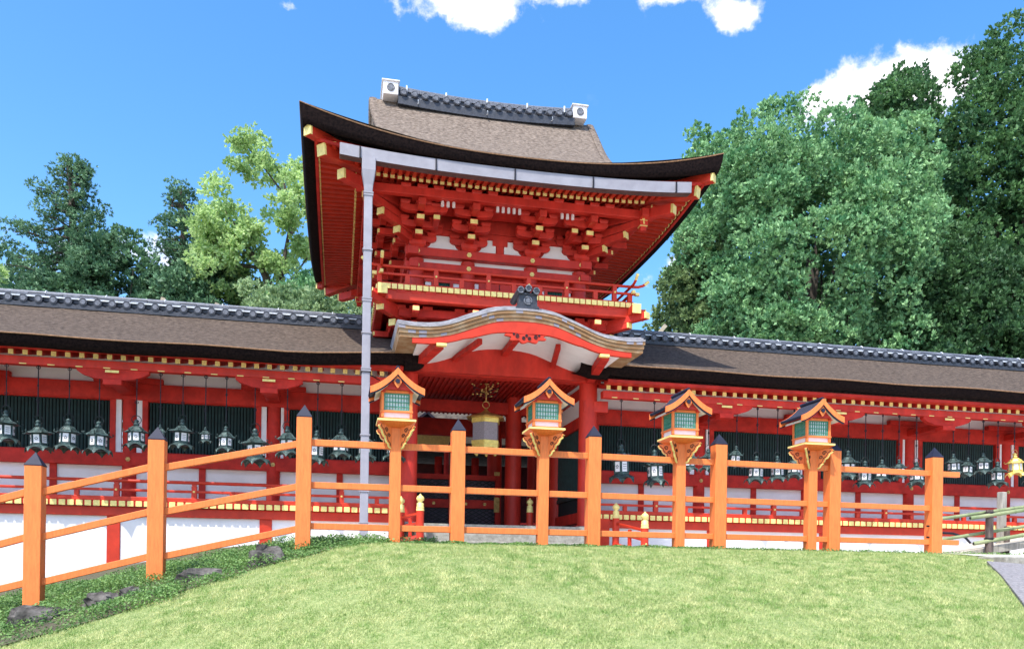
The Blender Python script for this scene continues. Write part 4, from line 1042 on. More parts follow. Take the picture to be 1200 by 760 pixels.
# ================================================================== orange fence
FG = thing('fence', 'orange painted three rail fence with dark pyramid capped posts along the lawn crest', 'fence', (2.5, 9, -.1))
FP = [(-4.15, 8.60, -1.10, .55), (-2.815, 8.674, -.80, .60), (-1.745, 8.738, -.52, .90), (-.355, 8.821, -.22, 1.205), (1.244, 8.916, -.14, 1.155), (2.79, 9.007, -.13, 1.175), (4.35, 9.10, -.12, 1.17), (5.885, 9.19, -.10, 1.175), (7.37, 9.278, -.10, 1.165)]
FW = [.152, .150, .152, .150, .146, .146, .148, .15, .15]
for i, ((x, y, zb, zt), w) in enumerate(zip(FP, FW)):
    h = w / 2; m = M(); m.box(x - h, x + h, y - h, y + h, zb - .3, zt); o = m.build('post', orange, FG, bevel=.006, at=(x, y, zb))
    m = M(); e = h + .002; ch = .135
    vs = [(x - e, y - e, zt), (x + e, y - e, zt), (x + e, y + e, zt), (x - e, y + e, zt), (x - e, y - e, zt + .008), (x + e, y - e, zt + .008), (x + e, y + e, zt + .008), (x - e, y + e, zt + .008), (x, y, zt + ch)]
    m.add(vs, [(0, 3, 2, 1), (0, 1, 5, 4), (1, 2, 6, 5), (2, 3, 7, 6), (3, 0, 4, 7), (4, 5, 8), (5, 6, 8), (6, 7, 8), (7, 4, 8)]); m.build('post_cap', black, o)
def railz(i): # three rail heights at post i
    tab = {0: (-.05, -.46, -.84), 1: (.355, -.07, -.50), 2: (.635, .20, -.235), 3: (.955, .52, .10)}
    return tab.get(i, (.965, .525, .10))
for i in range(len(FP) - 1):
    a, b = FP[i], FP[i + 1]
    for k in range(3):
        za, zb = railz(i)[k], railz(i + 1)[k]
        if i + 1 == 3: zb = (.935, .50, .07)[k]
        if i == 0: pass
        d = (Vector((b[0], b[1], 0)) - Vector((a[0], a[1], 0))).normalized(); ha, hb = FW[i] / 2 - .02, FW[i + 1] / 2 - .02
        m = M(); m.beam(Vector((a[0], a[1], za)) + d * ha, Vector((b[0], b[1], zb)) - d * hb, .06, .066); m.build('rail', orange, FG, bevel=.005)
e = FP[-1]
for k in range(3): m = M(); m.beam((e[0] + .06, e[1], railz(8)[k]), (e[0] + .37, e[1] + .02, railz(8)[k]), .06, .066); m.build('rail', orange, FG, bevel=.005)
m = M()
for z in (.16, .30): m.cyl((e[0] - .115, e[1] - .03, z), (e[0] - .085, e[1] - .03, z), .012, n=8)
m.build_each('bolt', iron, FG)

# ================================================================== lanterns on posts
def post_lantern():
    r = thing('post_lantern', 'x', 'lantern', (0, 0, 0), 'orange post lanterns standing along the fence')
    m = M(); m.box(-.058, .058, -.058, .058, -.4, 1.15); m.build('post', orange, r, bevel=.006)
    # shelf and scroll brackets
    m = M(); m.lathe((0, 0, 1.145), [(.10 * 1.414, 0), (.15 * 1.414, .02), (.19 * 1.414, .045)], 4, rot=math.pi / 4, sm=False); m.box(-.193, .193, -.193, .193, 1.19, 1.215); sh = m.build('shelf', orange, r, bevel=.003)
    m = M()
    for s in (-1, 1): m.box(-.197, .197, s * .196 - .002, s * .196 + .002, 1.192, 1.213); m.box(s * .196 - .002, s * .196 + .002, -.197, .197, 1.192, 1.213)
    m.build('yellow_edge', goldp, sh)
    prof = [(.05, .93), (.075, .945), (.085, .975), (.105, .985), (.118, 1.01), (.122, 1.04), (.145, 1.05), (.160, 1.075), (.168, 1.10), (.195, 1.12), (.205, 1.145), (.19, 1.16), (.05, 1.16)]
    prof = [(.075 + (a - .05) * 1.18, z) for a, z in prof]
    for ax, ay in ((.7071, .7071), (-.7071, .7071), (.7071, -.7071), (-.7071, -.7071)):
        m = M(); d = Vector((ax, ay, 0)); pv = Vector((-ay, ax, 0)); t = .013; k = len(prof)
        vs = [d * a + Vector((0, 0, z)) + pv * q * t for q in (-1, 1) for a, z in prof]
        m.add(vs, [tuple(range(k)), tuple(range(2 * k - 1, k - 1, -1))] + [(i, k + i, k + (i + 1) % k, (i + 1) % k) for i in range(k)])
        b = m.build('scroll_bracket', orange, r)
        g_ = M(); g_.tube([d * (a + .004) + Vector((0, 0, z - .003)) for a, z in prof[:-2]], .0115, 6); g_.build('gilt_edge', goldp, b)
        i_ = M()
        for q in (-1, 1):
            for (a, z, rr) in ((.158, 1.108, .026), (.118, 1.055, .022)):
                pts = [d * (a + rr * (1 - u * .75) * math.cos(u * 7.5)) + Vector((0, 0, z + rr * (1 - u * .75) * math.sin(u * 7.5))) + pv * q * .0155 for u in [j / 14 for j in range(15)]]
                i_.tube(pts, .0045, 4)
            i_.tube([d * a + Vector((0, 0, z)) + pv * q * .0155 for a, z in [(p[0] - .014, p[1] + .008) for p in prof[1:-2]]], .0036, 4)
        i_.build('black_scroll', iron, b)
    # body
    h = .146
    m = M()
    for sx in (-1, 1):
        for sy in (-1, 1): m.box(sx * h - .014, sx * h + .014, sy * h - .014, sy * h + .014, 1.215, 1.50)
    for z0, z1, e in ((1.215, 1.232, .014), (1.283, 1.303, .020), (1.482, 1.51, .018)):
        for s in (-1, 1): m.box(-h - e, h + e, s * h - e, s * h + e, z0, z1); m.box(s * h - e, s * h + e, -h + e + .001, h - e - .001, z0 + .001, z1 - .001)
    m.build('body_frame', orange, r, bevel=.002)
    m = M(); m.box(-h + .003, h - .003, -h + .003, h - .003, 1.22, 1.29); m.box(-h + .012, h - .012, -h + .012, h - .012, 1.29, 1.49); m.build('paper_box', paper, r)
    for ax, ay in ((0, -1), (0, 1), (1, 0), (-1, 0)):
        m = M(); d = Vector((ax, ay, 0)); pv = Vector((-ay, ax, 0))
        def bar(a0, a1, z0, z1, t=.0):
            c = d * (h - .004 + t) + pv * (a0 + a1) / 2 + Vector((0, 0, (z0 + z1) / 2))
            ex, ez = abs(a1 - a0) / 2, (z1 - z0) / 2; vs = []
            for zz in (-ez, ez):
                for p, q in ((-1, -1), (1, -1), (1, 1), (-1, 1)): vs.append(c + pv * p * ex + d * q * .004 + Vector((0, 0, zz)))
            m.add(vs, [(0, 3, 2, 1), (4, 5, 6, 7), (0, 1, 5, 4), (1, 2, 6, 5), (2, 3, 7, 6), (3, 0, 4, 7)])
        w = h - .016
        bar(-w, -w + .013, 1.303, 1.482); bar(w - .013, w, 1.303, 1.482); bar(-w, w, 1.303, 1.315, .001); bar(-w, w, 1.470, 1.482, .001)
        for i in range(8): a = -w + .013 + (i + .5) * (2 * w - .026) / 8; bar(a - .0042, a + .0042, 1.315, 1.470, .0005)
        for z in (1.345, 1.392, 1.438): bar(-w, w, z - .0042, z + .0042, .002)
        m.build('green_lattice', mat_glat, r)
    # roof: ridge runs front to back, gable to the viewer
    def rp(n=14): return [(i / n, 0) for i in range(n + 1)]
    H0, H1 = 1.495, 1.70
    def zc(a): u = abs(a) / .272; return H1 - (H1 - H0) * (1.55 * u - .55 * u * u)
    As = [-.272 + .544 * i / 28 for i in range(29)]
    def band(m, dz0, dz1, y0, y1, mi=0, f=1):
        n = len(As); up = [(a * f, zc(a) + dz1) for a in As]; lo = [(a * f, zc(a) + dz0) for a in As]; sweep(m, up, lo, y0, y1, mi)
    m = M(); band(m, -.004, .014, -.235, .235); 
    for s in (-1, 1):
        for i in range(13):
            yy = -.225 + i * .0375; m.tube([(s * a, yy, zc(a) + .018) for a in (.02, .07, .12, .17, .22, .28)], .0115, 6)
    m.cyl((0, -.235, H1 + .03), (0, .235, H1 + .03), .022, n=10)
    rf = m.build('roof', black, r)
    for s in (-1, 1):
        m = M(); band(m, -.040, .028, s * .245 - .013, s * .245 + .013, 0, 1.02)
        # upswept point at the crown
        bb = m.build('bargeboard', orange, rf, bevel=.003)
        m = M(); band(m, -.054, -.039, s * .243 - .010, s * .243 + .010, 0, 1.0); m.build('dark_trim', black, bb)
        m = M(); m.lathe((0, s * .228, 1.64), [(.005, 0)], 4)
        m.v = []; m.f = []; m.m = []; m.s = []
        pts = [(a, z - .052) for a, z in [(0, 1.70), (.03, 1.672), (.042, 1.64), (.03, 1.61), (.012, 1.585), (0, 1.572), (-.012, 1.585), (-.03, 1.61), (-.042, 1.64), (-.03, 1.672)]]
        m.prism(pts, 'y', s * .232 - .008, s * .232 + .008); pd = m.build('gable_pendant', orange, rf)
        m = M(); m.cyl((0, s * .225, 1.590), (0, s * .254, 1.590), .0235, n=12); m.build('boss', black, pd)
        m = M()
        for q in (-1, 1):
            m.prism([(q * .02, 1.585), (q * .055, 1.60), (q * .085, 1.59), (q * .12, 1.565), (q * .13, 1.545), (q * .02, 1.545)], 'y', s * .19 - .01, s * .19 + .01)
        m.box(-.16, .16, s * .185 - .015, s * .185 + .015, 1.51, 1.548); m.build('frog_leg_strut', red, r)
    m = M(); band(m, -.030, -.006, -.225, .225, 0, .80); m.build('white_soffit', white_s, rf)
    m = M()
    for sx in (-1, 1):
        m.beam((sx * .12, -.17, 1.50), (sx * .22, -.17, 1.51), .028, .028); m.beam((sx * .12, .17, 1.50), (sx * .22, .17, 1.51), .028, .028); m.box(sx * .19 - .012, sx * .19 + .012, -.2, .2, 1.505, 1.52)
    m.build_each('bracket_arm', red, r)
    m = M()
    for sx in (-1, 1): m.box(sx * .12 - .012, sx * .12 + .012, -.215, -.20, 1.535, 1.558); m.box(sx * .215 - .011, sx * .215 + .011, -.20, -.185, 1.50, 1.522)
    m.build_each('gilt_cap', goldp, r)
    return r
mat_glat = mat('green_lattice_paint', (.05, .26, .17), .5, .1, 10)
PL = post_lantern()
pls = [PL] + [copy_tree(PL) for _ in range(3)]
spots = [(.575, 8.87, -.005, 'orange post lantern nearest the zinc downpipe, leftmost of the four'), (2.20, 8.97, .0, 'orange post lantern standing in front of the gate opening, right of the gilt hanging lantern'),
         (3.846, 9.07, .0, 'orange post lantern just right of the short gilt topped red stair posts'), (5.585, 9.172, .01, 'orange post lantern at the right whose post almost touches a fence post')]
for o, (x, y, z, lb) in zip(pls, spots): o.location = (x, y, z + .01); o['label'] = lb

# ================================================================== hanging bronze lanterns
def hex_pt(r, a, z): return (r * math.cos(a), r * math.sin(a), z)
def hanging_lantern(kind):
    """origin at the top of the rod; the hanger rod is sized per copy by its own scale"""
    gd = kind == 'gold'; bm = gold if gd else copper; dm = brass if gd else copper_d
    r = thing('hanging_lantern', 'x', 'lantern', (0, 0, 0), 'bronze lanterns hanging from the corridor eaves')
    n = 4 if kind == 'square' else 6; rot = math.pi / 4 if n == 4 else {'hex': 0, 'flare': .35, 'fan': .12, 'gold': .2}.get(kind, 0)
    # body: ring top at z=0, everything below
    m = M(); m.torus((0, 0, -.088), .078, .0075, 'y', 20, 6); m.build('ring', dm, r)
    m = M(); m.lathe((0, 0, 0), [(.012, -.215), (.05, -.19), (.052, -.165), (.028, -.14), (.044, -.125), (.04, -.105), (.008, -.078)], 12); m.build('jewel', bm, r)
    m = M(); prof = [(.185, -.325), (.182, -.312), (.135, -.285), (.095, -.235), (.05, -.205)]
    if kind == 'flare': prof = [(.215, -.315), (.21, -.305), (.14, -.283), (.09, -.245), (.05, -.205)]
    if kind == 'square': prof = [(.215, -.32), (.21, -.308), (.15, -.28), (.10, -.235), (.05, -.205)]
    m.lathe((0, 0, 0), prof, n, rot=rot, sm=False)
    for i in range(n):
        a = rot + 2 * math.pi * i / n; m.tube([hex_pt(f, a, z) for f, z in prof[::-1]], .008, 5)
        R_ = prof[0][0]; m.tube([hex_pt(R_ - .01, a, -.318), hex_pt(R_ + .025, a, -.312), hex_pt(R_ + .042, a, -.290), hex_pt(R_ + .030, a, -.272), hex_pt(R_ + .02, a, -.283)], .0075, 5)
    if kind == 'fan':
        for i in range(12): a = 2 * math.pi * i / 12; c = Vector(hex_pt(.165, a, -.265)); m.cyl(c, c + Vector(hex_pt(.008, a, .003)), .042, n=10)
    m.build('roof', bm, r)
    br = .128 if kind != 'square' else .15; z0, z1 = -.50, -.335
    m = M(); m.lathe((0, 0, 0), [(br * 1.06, z0 - .03), (br * 1.08, z0), (br, z0 + .001), (br * .98, z1 + .01), (br * 1.1, z1 + .02)], n, rot=rot, sm=False)
    for i in range(n): a = rot + 2 * math.pi * i / n; m.cyl(hex_pt(br * 1.02, a, z0), hex_pt(br * 1.02, a, z1 + .012), .012, n=6)
    m.build('body', bm, r)
    for i in range(n):
        a0 = rot + 2 * math.pi * i / n; a1 = rot + 2 * math.pi * (i + 1) / n; p0, p1 = Vector(hex_pt(br, a0, 0)), Vector(hex_pt(br, a1, 0)); mid = (p0 + p1) / 2; nn = mid.normalized(); s = (p1 - p0).normalized(); L = (p1 - p0).length
        m = M(); q = L * .34; c = mid + nn * .004; vs = [c - s * q + Vector((0, 0, z0 + .018)), c + s * q + Vector((0, 0, z0 + .018)), c + s * q + Vector((0, 0, z1 - .006)), c - s * q + Vector((0, 0, z1 - .006))]
        vs += [v + nn * .004 for v in vs]; m.add(vs, [(0, 3, 2, 1), (4, 5, 6, 7), (0, 1, 5, 4), (1, 2, 6, 5), (2, 3, 7, 6), (3, 0, 4, 7)], 0)
        cc = c + nn * .009 + Vector((0, 0, (z0 + z1) / 2 + .006))
        if i % 3 != 1 or kind == 'hex':      # cut metal motif over the paper
            for k in range(5): a = 2 * math.pi * k / 5 + .3; b = cc + (s * math.cos(a) + Vector((0, 0, math.sin(a)))) * .02; m.cyl(b, b + nn * .004, .0085, n=6, mi=1)
        else:
            for k in range(3): m.beam(cc - s * .03 + Vector((0, 0, (k - 1) * .032)), cc + s * .03 + Vector((0, 0, (k - 1) * .032)), .006, .006, 1)
        if kind == 'gold': m.m = [min(x, 0) for x in m.m]
        m.build('window_panel', [paper, dm], r)
    # petalled skirt
    m = M(); R0, R1 = br * 1.08, br * 1.08 + .085; sk = 6 * n; vs = []
    for k, (f, dz) in enumerate(((0, 0), (.35, -.018), (.7, -.05), (1, -.085))):
        for i in range(sk):
            a = rot + 2 * math.pi * i / sk; t = (i % 6) / 6; ar = abs(math.sin(math.pi * t)); rr = (R0 + (R1 - R0) * f) * (1 - .10 * ar)
            vs.append(hex_pt(rr, a, z0 - .028 + dz * (1 - .62 * ar * (f ** .5)) - (.03 * (1 - ar) ** 3 * f)))
    m.add(vs, [(k * sk + i, k * sk + (i + 1) % sk, (k + 1) * sk + (i + 1) % sk, (k + 1) * sk + i) for k in range(3) for i in range(sk)], 0, False)
    o = m.build('skirt', bm, r, fix=False); md = o.modifiers.new('t', 'SOLIDIFY'); md.thickness = .006
    m = M(); m.lathe((0, 0, 0), [(br * .8, z0 - .06), (br * .95, z0 - .03)], 12); m.build('base_plate', dm, r)
    # hanger rod with two ring links, 1 m long at scale 1
    m = M(); m.cyl((0, 0, 0), (0, 0, 1), .009, n=6); m.build('hanger_rod', iron, r)
    m = M(); m.torus((0, 0, .30), .028, .0075, 'y', 10, 5); m.torus((0, 0, .62), .026, .007, 'x', 10, 5); m.torus((0, 0, 1.0), .03, .008, 'y', 10, 5); m.build('ring_link', iron, r)
    return r
protos = {k: hanging_lantern(k) for k in ('hex', 'flare', 'fan', 'square', 'gold')}
used = set()
HL = [ # x, top of ring, bottom, kind, yaw, label
 (-5.53, 2.337, 1.673, 'flare', .2, 'large dark bronze lantern cut by the left edge of the photo'),
 (-5.04, 2.188, 1.564, 'flare', .7, 'hanging lantern with white panels above the leftmost fence post'),
 (-4.55, 2.243, 1.584, 'hex', .0, 'wide green bronze lantern with two flowered white panels, third from the left end'),
 (-4.07, 2.223, 1.546, 'hex', .5, 'bronze lantern before the right end of the leftmost window, fourth from the left end'),
 (-3.47, 2.269, 1.674, 'hex', .15, 'bronze lantern hanging in front of a white strip right of the leftmost red column'),
 (-3.08, 2.184, 1.781, 'square', .3, 'small lantern half hidden behind the cap of the second fence post'),
 (-2.71, 2.322, 1.707, 'flare', .1, 'tall dark lantern with one plain white panel in the second window'),
 (-2.33, 2.161, 1.829, 'hex', .3, 'tiny lantern, smallest on the left corridor'),
 (-1.98, 2.223, 1.662, 'hex', .8, 'pale green roofed lantern just above the sloping top rail in the second window'),
 (-1.49, 2.232, 1.469, 'flare', .0, 'low hanging lantern with big petals before the second red column, crossed by the rail'),
 (-.93, 2.29, 1.644, 'hex', .4, 'lantern left of the third fence post, before a white strip'),
 (-.40, 2.254, 1.526, 'flare', .5, 'lantern just right of the fence post where the rails turn level'),
 (.03, 2.291, 1.652, 'hex', .2, 'dark lantern left of the zinc downpipe'),
 (.44, 2.28, 1.622, 'square', .1, 'lantern mostly hidden behind the zinc downpipe'),
 (1.00, 2.277, 1.646, 'hex', .6, 'lantern hidden behind the leftmost post lantern by the gate column'),
 (5.39, 2.269, 1.417, 'fan', .0, 'fan crowned lantern nearest the gate on the right corridor'),
 (6.08, 2.182, 1.357, 'fan', .4, 'fan crowned lantern left of the third post lantern'),
 (6.83, 2.198, 1.671, 'hex', .2, 'lantern hidden behind the post of the third post lantern'),
 (7.23, 2.215, 1.686, 'flare', .7, 'small lantern between the third post lantern and the fence post right of it'),
 (7.84, 2.294, 1.778, 'hex', .1, 'lantern with white panel just right of the fourth level fence post'),
 (8.29, 2.123, 1.483, 'fan', .5, 'low lantern in the middle of the window left of the fourth post lantern'),
 (8.74, 2.142, 1.533, 'flare', .2, 'wide petalled lantern left of the fourth post lantern'),
 (9.11, 2.16, 1.60, 'hex', .6, 'lantern partly behind the left side of the fourth post lantern'),
 (10.35, 2.334, 1.625, 'flare', .0, 'large lantern with thick ring right of the fourth post lantern'),
 (10.75, 2.12, 1.496, 'fan', .3, 'spread petalled lantern hanging low in the window right of the fourth post lantern'),
 (11.15, 2.154, 1.599, 'flare', .6, 'dark crowned lantern near the right end of that window'),
 (11.54, 2.17, 1.667, 'hex', .2, 'narrow green lantern left of the red column by the end fence post'),
 (11.96, 2.151, 1.537, 'hex', .5, 'lantern hanging against the white strip just left of the end fence post'),
 (12.85, 2.351, 1.804, 'flare', .1, 'first lantern right of the end fence post'),
 (13.23, 2.276, 1.781, 'square', .4, 'smaller dark lantern, second right of the end fence post'),
 (13.59, 2.401, 1.858, 'hex', .0, 'highest hung green lantern, third right of the end fence post'),
 (13.96, 2.232, 1.604, 'flare', .3, 'lowest lantern left of the golden one, above the bamboo handrail'),
 (14.38, 2.434, 1.84, 'gold', .2, 'bright golden hanging lantern at the right end, the only gilt one on the corridor'),
 (14.83, 2.30, 1.70, 'hex', .4, 'last lantern at the right edge, right of the golden one')]
for x, zt, zb, k, yaw, lb in HL:
    p = protos[k]
    o = p if k not in used else copy_tree(p); used.add(k)
    s = (zt - zb) / .625; sw = s if s < 1.1 else 1.0 + (s - 1) * .5
    if k == 'square': sw *= .85
    o.location = (x, 15.60, zt); o.scale = (sw * (1 + .06 * math.sin(x * 7)), sw, s); o.rotation_euler = (.05 * math.sin(x * 13), .05 * math.sin(x * 9.1), yaw)
    for ch in o.children:
        b = ch.name.split('.')[0]
        if b in ('hanger_rod', 'ring_link'): ch.rotation_euler = (-.05 * math.sin(x * 13), -.05 * math.sin(x * 9.1), 0)
        if b == 'hanger_rod': ch.scale = (1 / sw, 1 / sw, (3.03 - zt) / s)
        if b == 'ring_link': ch.scale = (1 / sw, 1 / sw, (3.0 - zt) / s); 
        if b == 'ring': ch.rotation_euler = (0, 0, -yaw + .3 * math.sin(x * 5))
    o['label'] = lb

# gilt lantern in the gate
r = thing('hanging_lantern', 'big gilt six sided lantern hanging in the gate opening under an ornate hook', 'lantern', (2.95, 16.75, 2.9))
gx, gy = 2.90, 16.75
m = M(); m.lathe((gx, gy, 0), [(.43, 2.715), (.425, 2.73), (.30, 2.78), (.12, 2.83), (.05, 2.88)], 6, rot=.26, sm=False); m.build('roof', brass, r)
m = M()
for i in range(6): a = .26 + math.pi / 3 * i; m.beam((gx + .30 * math.cos(a), gy + .30 * math.sin(a), 2.15), (gx + .30 * math.cos(a), gy + .30 * math.sin(a), 2.73), 0.052, .052)
for z, h in ((2.67, .10), (2.22, .08)):
    for i in range(6):
        a = .26 + math.pi / 3 * i; b = a + math.pi / 3; m.beam((gx + .295 * math.cos(a), gy + .295 * math.sin(a), z), (gx + .295 * math.cos(b), gy + .295 * math.sin(b), z), .03, h)
m.build('frame', gold, r, bevel=.004)
m = M(); m.lathe((gx, gy, 0), [(.285, 2.24), (.285, 2.64)], 6, rot=.26, sm=False); m.build('screen_panel', mat('woven_screen', (.26, .23, .25), .7, .25, 60), r)
m = M()
for i in range(6):
    a = .26 + math.pi / 3 * i; b = a + math.pi / 3; p0 = Vector((gx + .30 * math.cos(a), gy + .30 * math.sin(a), 0)); p1 = Vector((gx + .30 * math.cos(b), gy + .30 * math.sin(b), 0)); n_ = 10
    up = [(p0.lerp(p1, t / n_), 2.18) for t in range(n_ + 1)]; lo = [(p0.lerp(p1, t / n_) * 1.0, 2.05 + .07 * math.sin(math.pi * t / n_) ** .6 + .012 * math.sin(t * 2.2)) for t in range(n_ + 1)]
    vs = [(p.x, p.y, z) for p, z in up] + [(p.x, p.y, z) for p, z in lo]; m.add(vs, [(t, t + 1, n_ + 2 + t, n_ + 1 + t) for t in range(n_)])
m.lathe((gx, gy, 0), [(.16, 2.02), (.24, 2.10), (.25, 2.16)], 6, rot=.26, sm=False)
for i in range(6): a = .26 + math.pi / 3 * i; m.lathe((gx + .22 * math.cos(a), gy + .22 * math.sin(a), 1.98), [(.02, 0), (.035, .03), (.02, .09)], 8)
o = m.build('skirt', gold, r, fix=False)
m = M(); m.torus((gx, gy, 3.0), .07, .01, 'y', 16, 6); m.cyl((gx, gy, 3.07), (gx, gy, 3.42), .014, n=8); m.lathe((gx, gy, 2.88), [(.05, 0), (.03, .03), (.012, .06)], 10); m.build('hanging_ring', brass, r)
m = M()
for i in range(34):
    a = random.random() * 6.28; q = .05 + .24 * random.random(); z = 3.16 + .28 * random.random(); c = Vector((gx + q * math.cos(a), gy + q * math.sin(a) * .6, z)); m.lathe(tuple(c), [(.004, 0), (.028, .01), (.02, .03), (.004, .04)], 6)
m.build_each('metal_spray', brass, r)
m = M()
for s in (-1, 1):
    for k in range(3): m.tube([(gx, gy, 3.15 + .05 * k), (gx + s * .10, gy, 3.2 + .05 * k), (gx + s * (.2 + .03 * k), gy, 3.18 + .09 * k), (gx + s * (.24 + .02 * k), gy, 3.26 + .08 * k)], .008, 5)
m.build('hook_spray', iron, r)

# ================================================================== stair rails with gilt finials
def giboshi_post(par, x, y, zb, zt):
    m = M(); m.cyl((x, y, zb), (x, y, zt), .068, n=20); o = m.build('post', redl, par)
    m = M(); m.lathe((x, y, zt), [(.072, 0), (.072, .02), (.064, .03), (.068, .05), (.068, .07), (.060, .08), (.062, .13), (.036, .15), (.04, .165), (.066, .19), (.070, .225), (.05, .255), (.02, .275), (.008, .30)], 18); m.build('gilt_finial', goldp, o)
def stair_rail(lb, x0, x1, ya, yb, za, zb):
    r = thing('stair_rail', lb, 'railing', (x0, ya, 0))
    giboshi_post(r, x0, ya, -.2, za); giboshi_post(r, x1, yb, -.2, zb)
    for dz, w, nm in ((-.10, .045, 'top_rail'), (-.27, .05, 'middle_rail'), (-.52, .08, 'bottom_rail')):
        m = M(); m.beam((x0, ya, za + dz), (x1, yb, zb + dz + .06), w, w); m.build(nm, redl, r, bevel=.006)
    m = M(); m.box((x0 + x1) / 2 - .03, (x0 + x1) / 2 + .03, (ya + yb) / 2 - .03, (ya + yb) / 2 + .03, .0, (za + zb) / 2 - .12); m.build('short_post', redl, r, bevel=.004)
    s = M(); hexstud(s, (x1, yb - .066, zb - .28), .016); hexstud(s, (x1, yb - .066, zb - .48), .016); hexstud(s, (x0, ya - .066, za - .28), .016); s.build_each('stud', goldp, r)
stair_rail('short red stair railing with gilt finials right of the gate steps', 5.26, 5.36, 15.45, 14.15, .69, .44)
stair_rail('short red stair railing with gilt finials left of the gate steps', 1.13, 1.40, 15.6, 14.7, .70, .68)
m = M(); m.box(4.96, 5.25, 15.80, 16.1, -.1, .7); m.build('veranda_end_block', redl, RG, bevel=.01)
for x in (3.42,):
    r = thing('threshold_post', 'small red post with gilt finial standing on the gate floor', 'post', (3.85, 17.0, .5))
    giboshi_post(r, 3.90, 17.0, .5, .86); m = M(); m.beam((3.70, 17.0, .62), (4.3, 17.0, .62), .04, .04); m.build('low_bar', redd, r)

# ================================================================== bamboo handrail and ramp on the right
r = thing('bamboo_handrail', 'pale green bamboo handrail lashed to weathered wooden posts beside the ramp', 'handrail', (9.6, 10.7, 0))
m = M(); m.cyl((9.45, 10.70, -.25), (9.44, 10.69, .66), .062, .052, 12); m.build('post', wood_d, r)
m = M(); m.box(10.04, 10.14, 11.13, 11.23, -.1, .985); m.build('post', wood_l, r, bevel=.01)
m = M(); m.cyl((8.80, 10.95, -.2), (8.80, 10.95, .50), .035, n=8); m.build('post', wood_d, r)
m = M(); m.cyl((10.12, 11.1, 0), (10.12, 11.1, .45), .04, n=8); m.build('post', wood_d, r)
def cane(a, b, rad):
    m = M(); a = Vector(a); b = Vector(b); L = (b - a).length; n = int(L / .22); 
    for i in range(n):
        p, q_ = a.lerp(b, i / n), a.lerp(b, (i + 1) / n); m.cyl(p, q_, rad, rad * .99, 10, 0); d = (q_ - p).normalized(); m.cyl(q_ - d * .006, q_ + d * .006, rad * 1.14, n=10)
    m.build('bamboo_rail', bamboo, r)
cane((8.78, 10.92, .52), (11.5, 10.5, .95), .026); cane((9.14, 10.72, .53), (11.5, 10.2, .93), .030)
cane((8.74, 10.92, .20), (11.5, 10.5, .68), .026); cane((9.20, 10.72, .155), (11.5, 10.2, .60), .030)
m = M(); m.cyl((9.13, 10.722, .529), (9.143, 10.719, .531), .018, n=8); m.cyl((9.19, 10.722, .153), (9.203, 10.719, .155), .018, n=8); m.build_each('hollow_end', latb, r)
m = M()
for z in (.60, .22): m.torus((9.45, 10.70, z), .066, .007, 'z', 12, 5); m.torus((9.45, 10.70, z + .018), .066, .007, 'z', 12, 5)
m.build_each('rope_lashing', iron, r)
R_ = thing('plank_ramp', 'pale weathered plank ramp rising to the right behind the bamboo handrail', 'ramp', (10.5, 11.2, 0))
for i in range(7):
    m = M(); y = 10.95 + i * .19; m.beam((9.0 + .05 * i, y, .0), (12.6, y - .1, .62), .175, .035); m.build('plank', plank, R_, bevel=.004)
m = M(); m.beam((9.15, 10.86, -.01), (12.6, 10.75, .56), .05, .10); m.build('side_board', wood_l, R_, bevel=.005)
r = thing('drain_hose', 'dark curved hose lying against the white base wall by the ramp', 'hose', (11.0, 13.4, 0))
m = M(); m.tube([(10.9, 13.5, .46), (11.1, 13.45, .45), (11.32, 13.4, .38), (11.45, 13.35, .22), (11.5, 13.3, .0)], .022, 8); m.build('tube', iron, r)

# ================================================================== trees
def cr_leaves(name, clumps, n, size, mt, parent, flat=.8, up=.35, seed=1, asp=.5, soft=0.0, per=7, upax=.8):
    """leafy crown: sprigs of a few leaves each, set on and in uneven clumps"""
    r_ = np.random.default_rng(seed); C = np.array(clumps, float); vol = C[:, 3] ** 2; ns = n // per
    pick = r_.choice(len(C), ns, p=vol / vol.sum()); c = C[pick]
    d = r_.normal(0, 1, (ns, 3)); d /= np.linalg.norm(d, axis=1)[:, None]; d[:, 2] = np.where(r_.random(ns) < .4, np.abs(d[:, 2]), d[:, 2])
    ph = r_.random((len(C), 3))[pick] * 6.3
    lump = 1 + .20 * np.sin(d[:, 0] * 5 + ph[:, 0]) * np.sin(d[:, 1] * 5 + ph[:, 1]) + .16 * np.sin(d[:, 2] * 7 + ph[:, 2] + d[:, 0] * 4)
    rad = c[:, 3] * lump * (.62 + .42 * r_.random(ns) ** .6)
    pos = c[:, :3] + d * rad[:, None] * np.array([1, 1, flat]) + r_.normal(0, .06 + soft, (ns, 3)) * c[:, 3:4]
    ax = d * .55 + r_.normal(0, .3, (ns, 3)); ax[:, 2] += upax; ax /= np.linalg.norm(ax, axis=1)[:, None]
    sz = size * (.7 + .6 * r_.random(ns))
    pos = np.repeat(pos, per, 0); ax = np.repeat(ax, per, 0); sz = np.repeat(sz, per); n = len(pos)
    t = ax + r_.normal(0, .55, (n, 3)); t /= np.linalg.norm(t, axis=1)[:, None]
    b = np.cross(t, r_.normal(0, 1, (n, 3)) + ax * .2); b /= np.linalg.norm(b, axis=1)[:, None]; L = (sz * (.75 + .5 * r_.random(n)))[:, None]
    m = pos + t * L * .5; nn_ = np.cross(t, b)
    v = np.empty((n, 4, 3)); v[:, 0] = pos; v[:, 1] = m + b * L * asp * .5 + nn_ * L * .06; v[:, 2] = pos + t * L; v[:, 3] = m - b * L * asp * .5 + nn_ * L * .06
    return fast_mesh(name, v.reshape(-1, 3), 4, mt, parent)
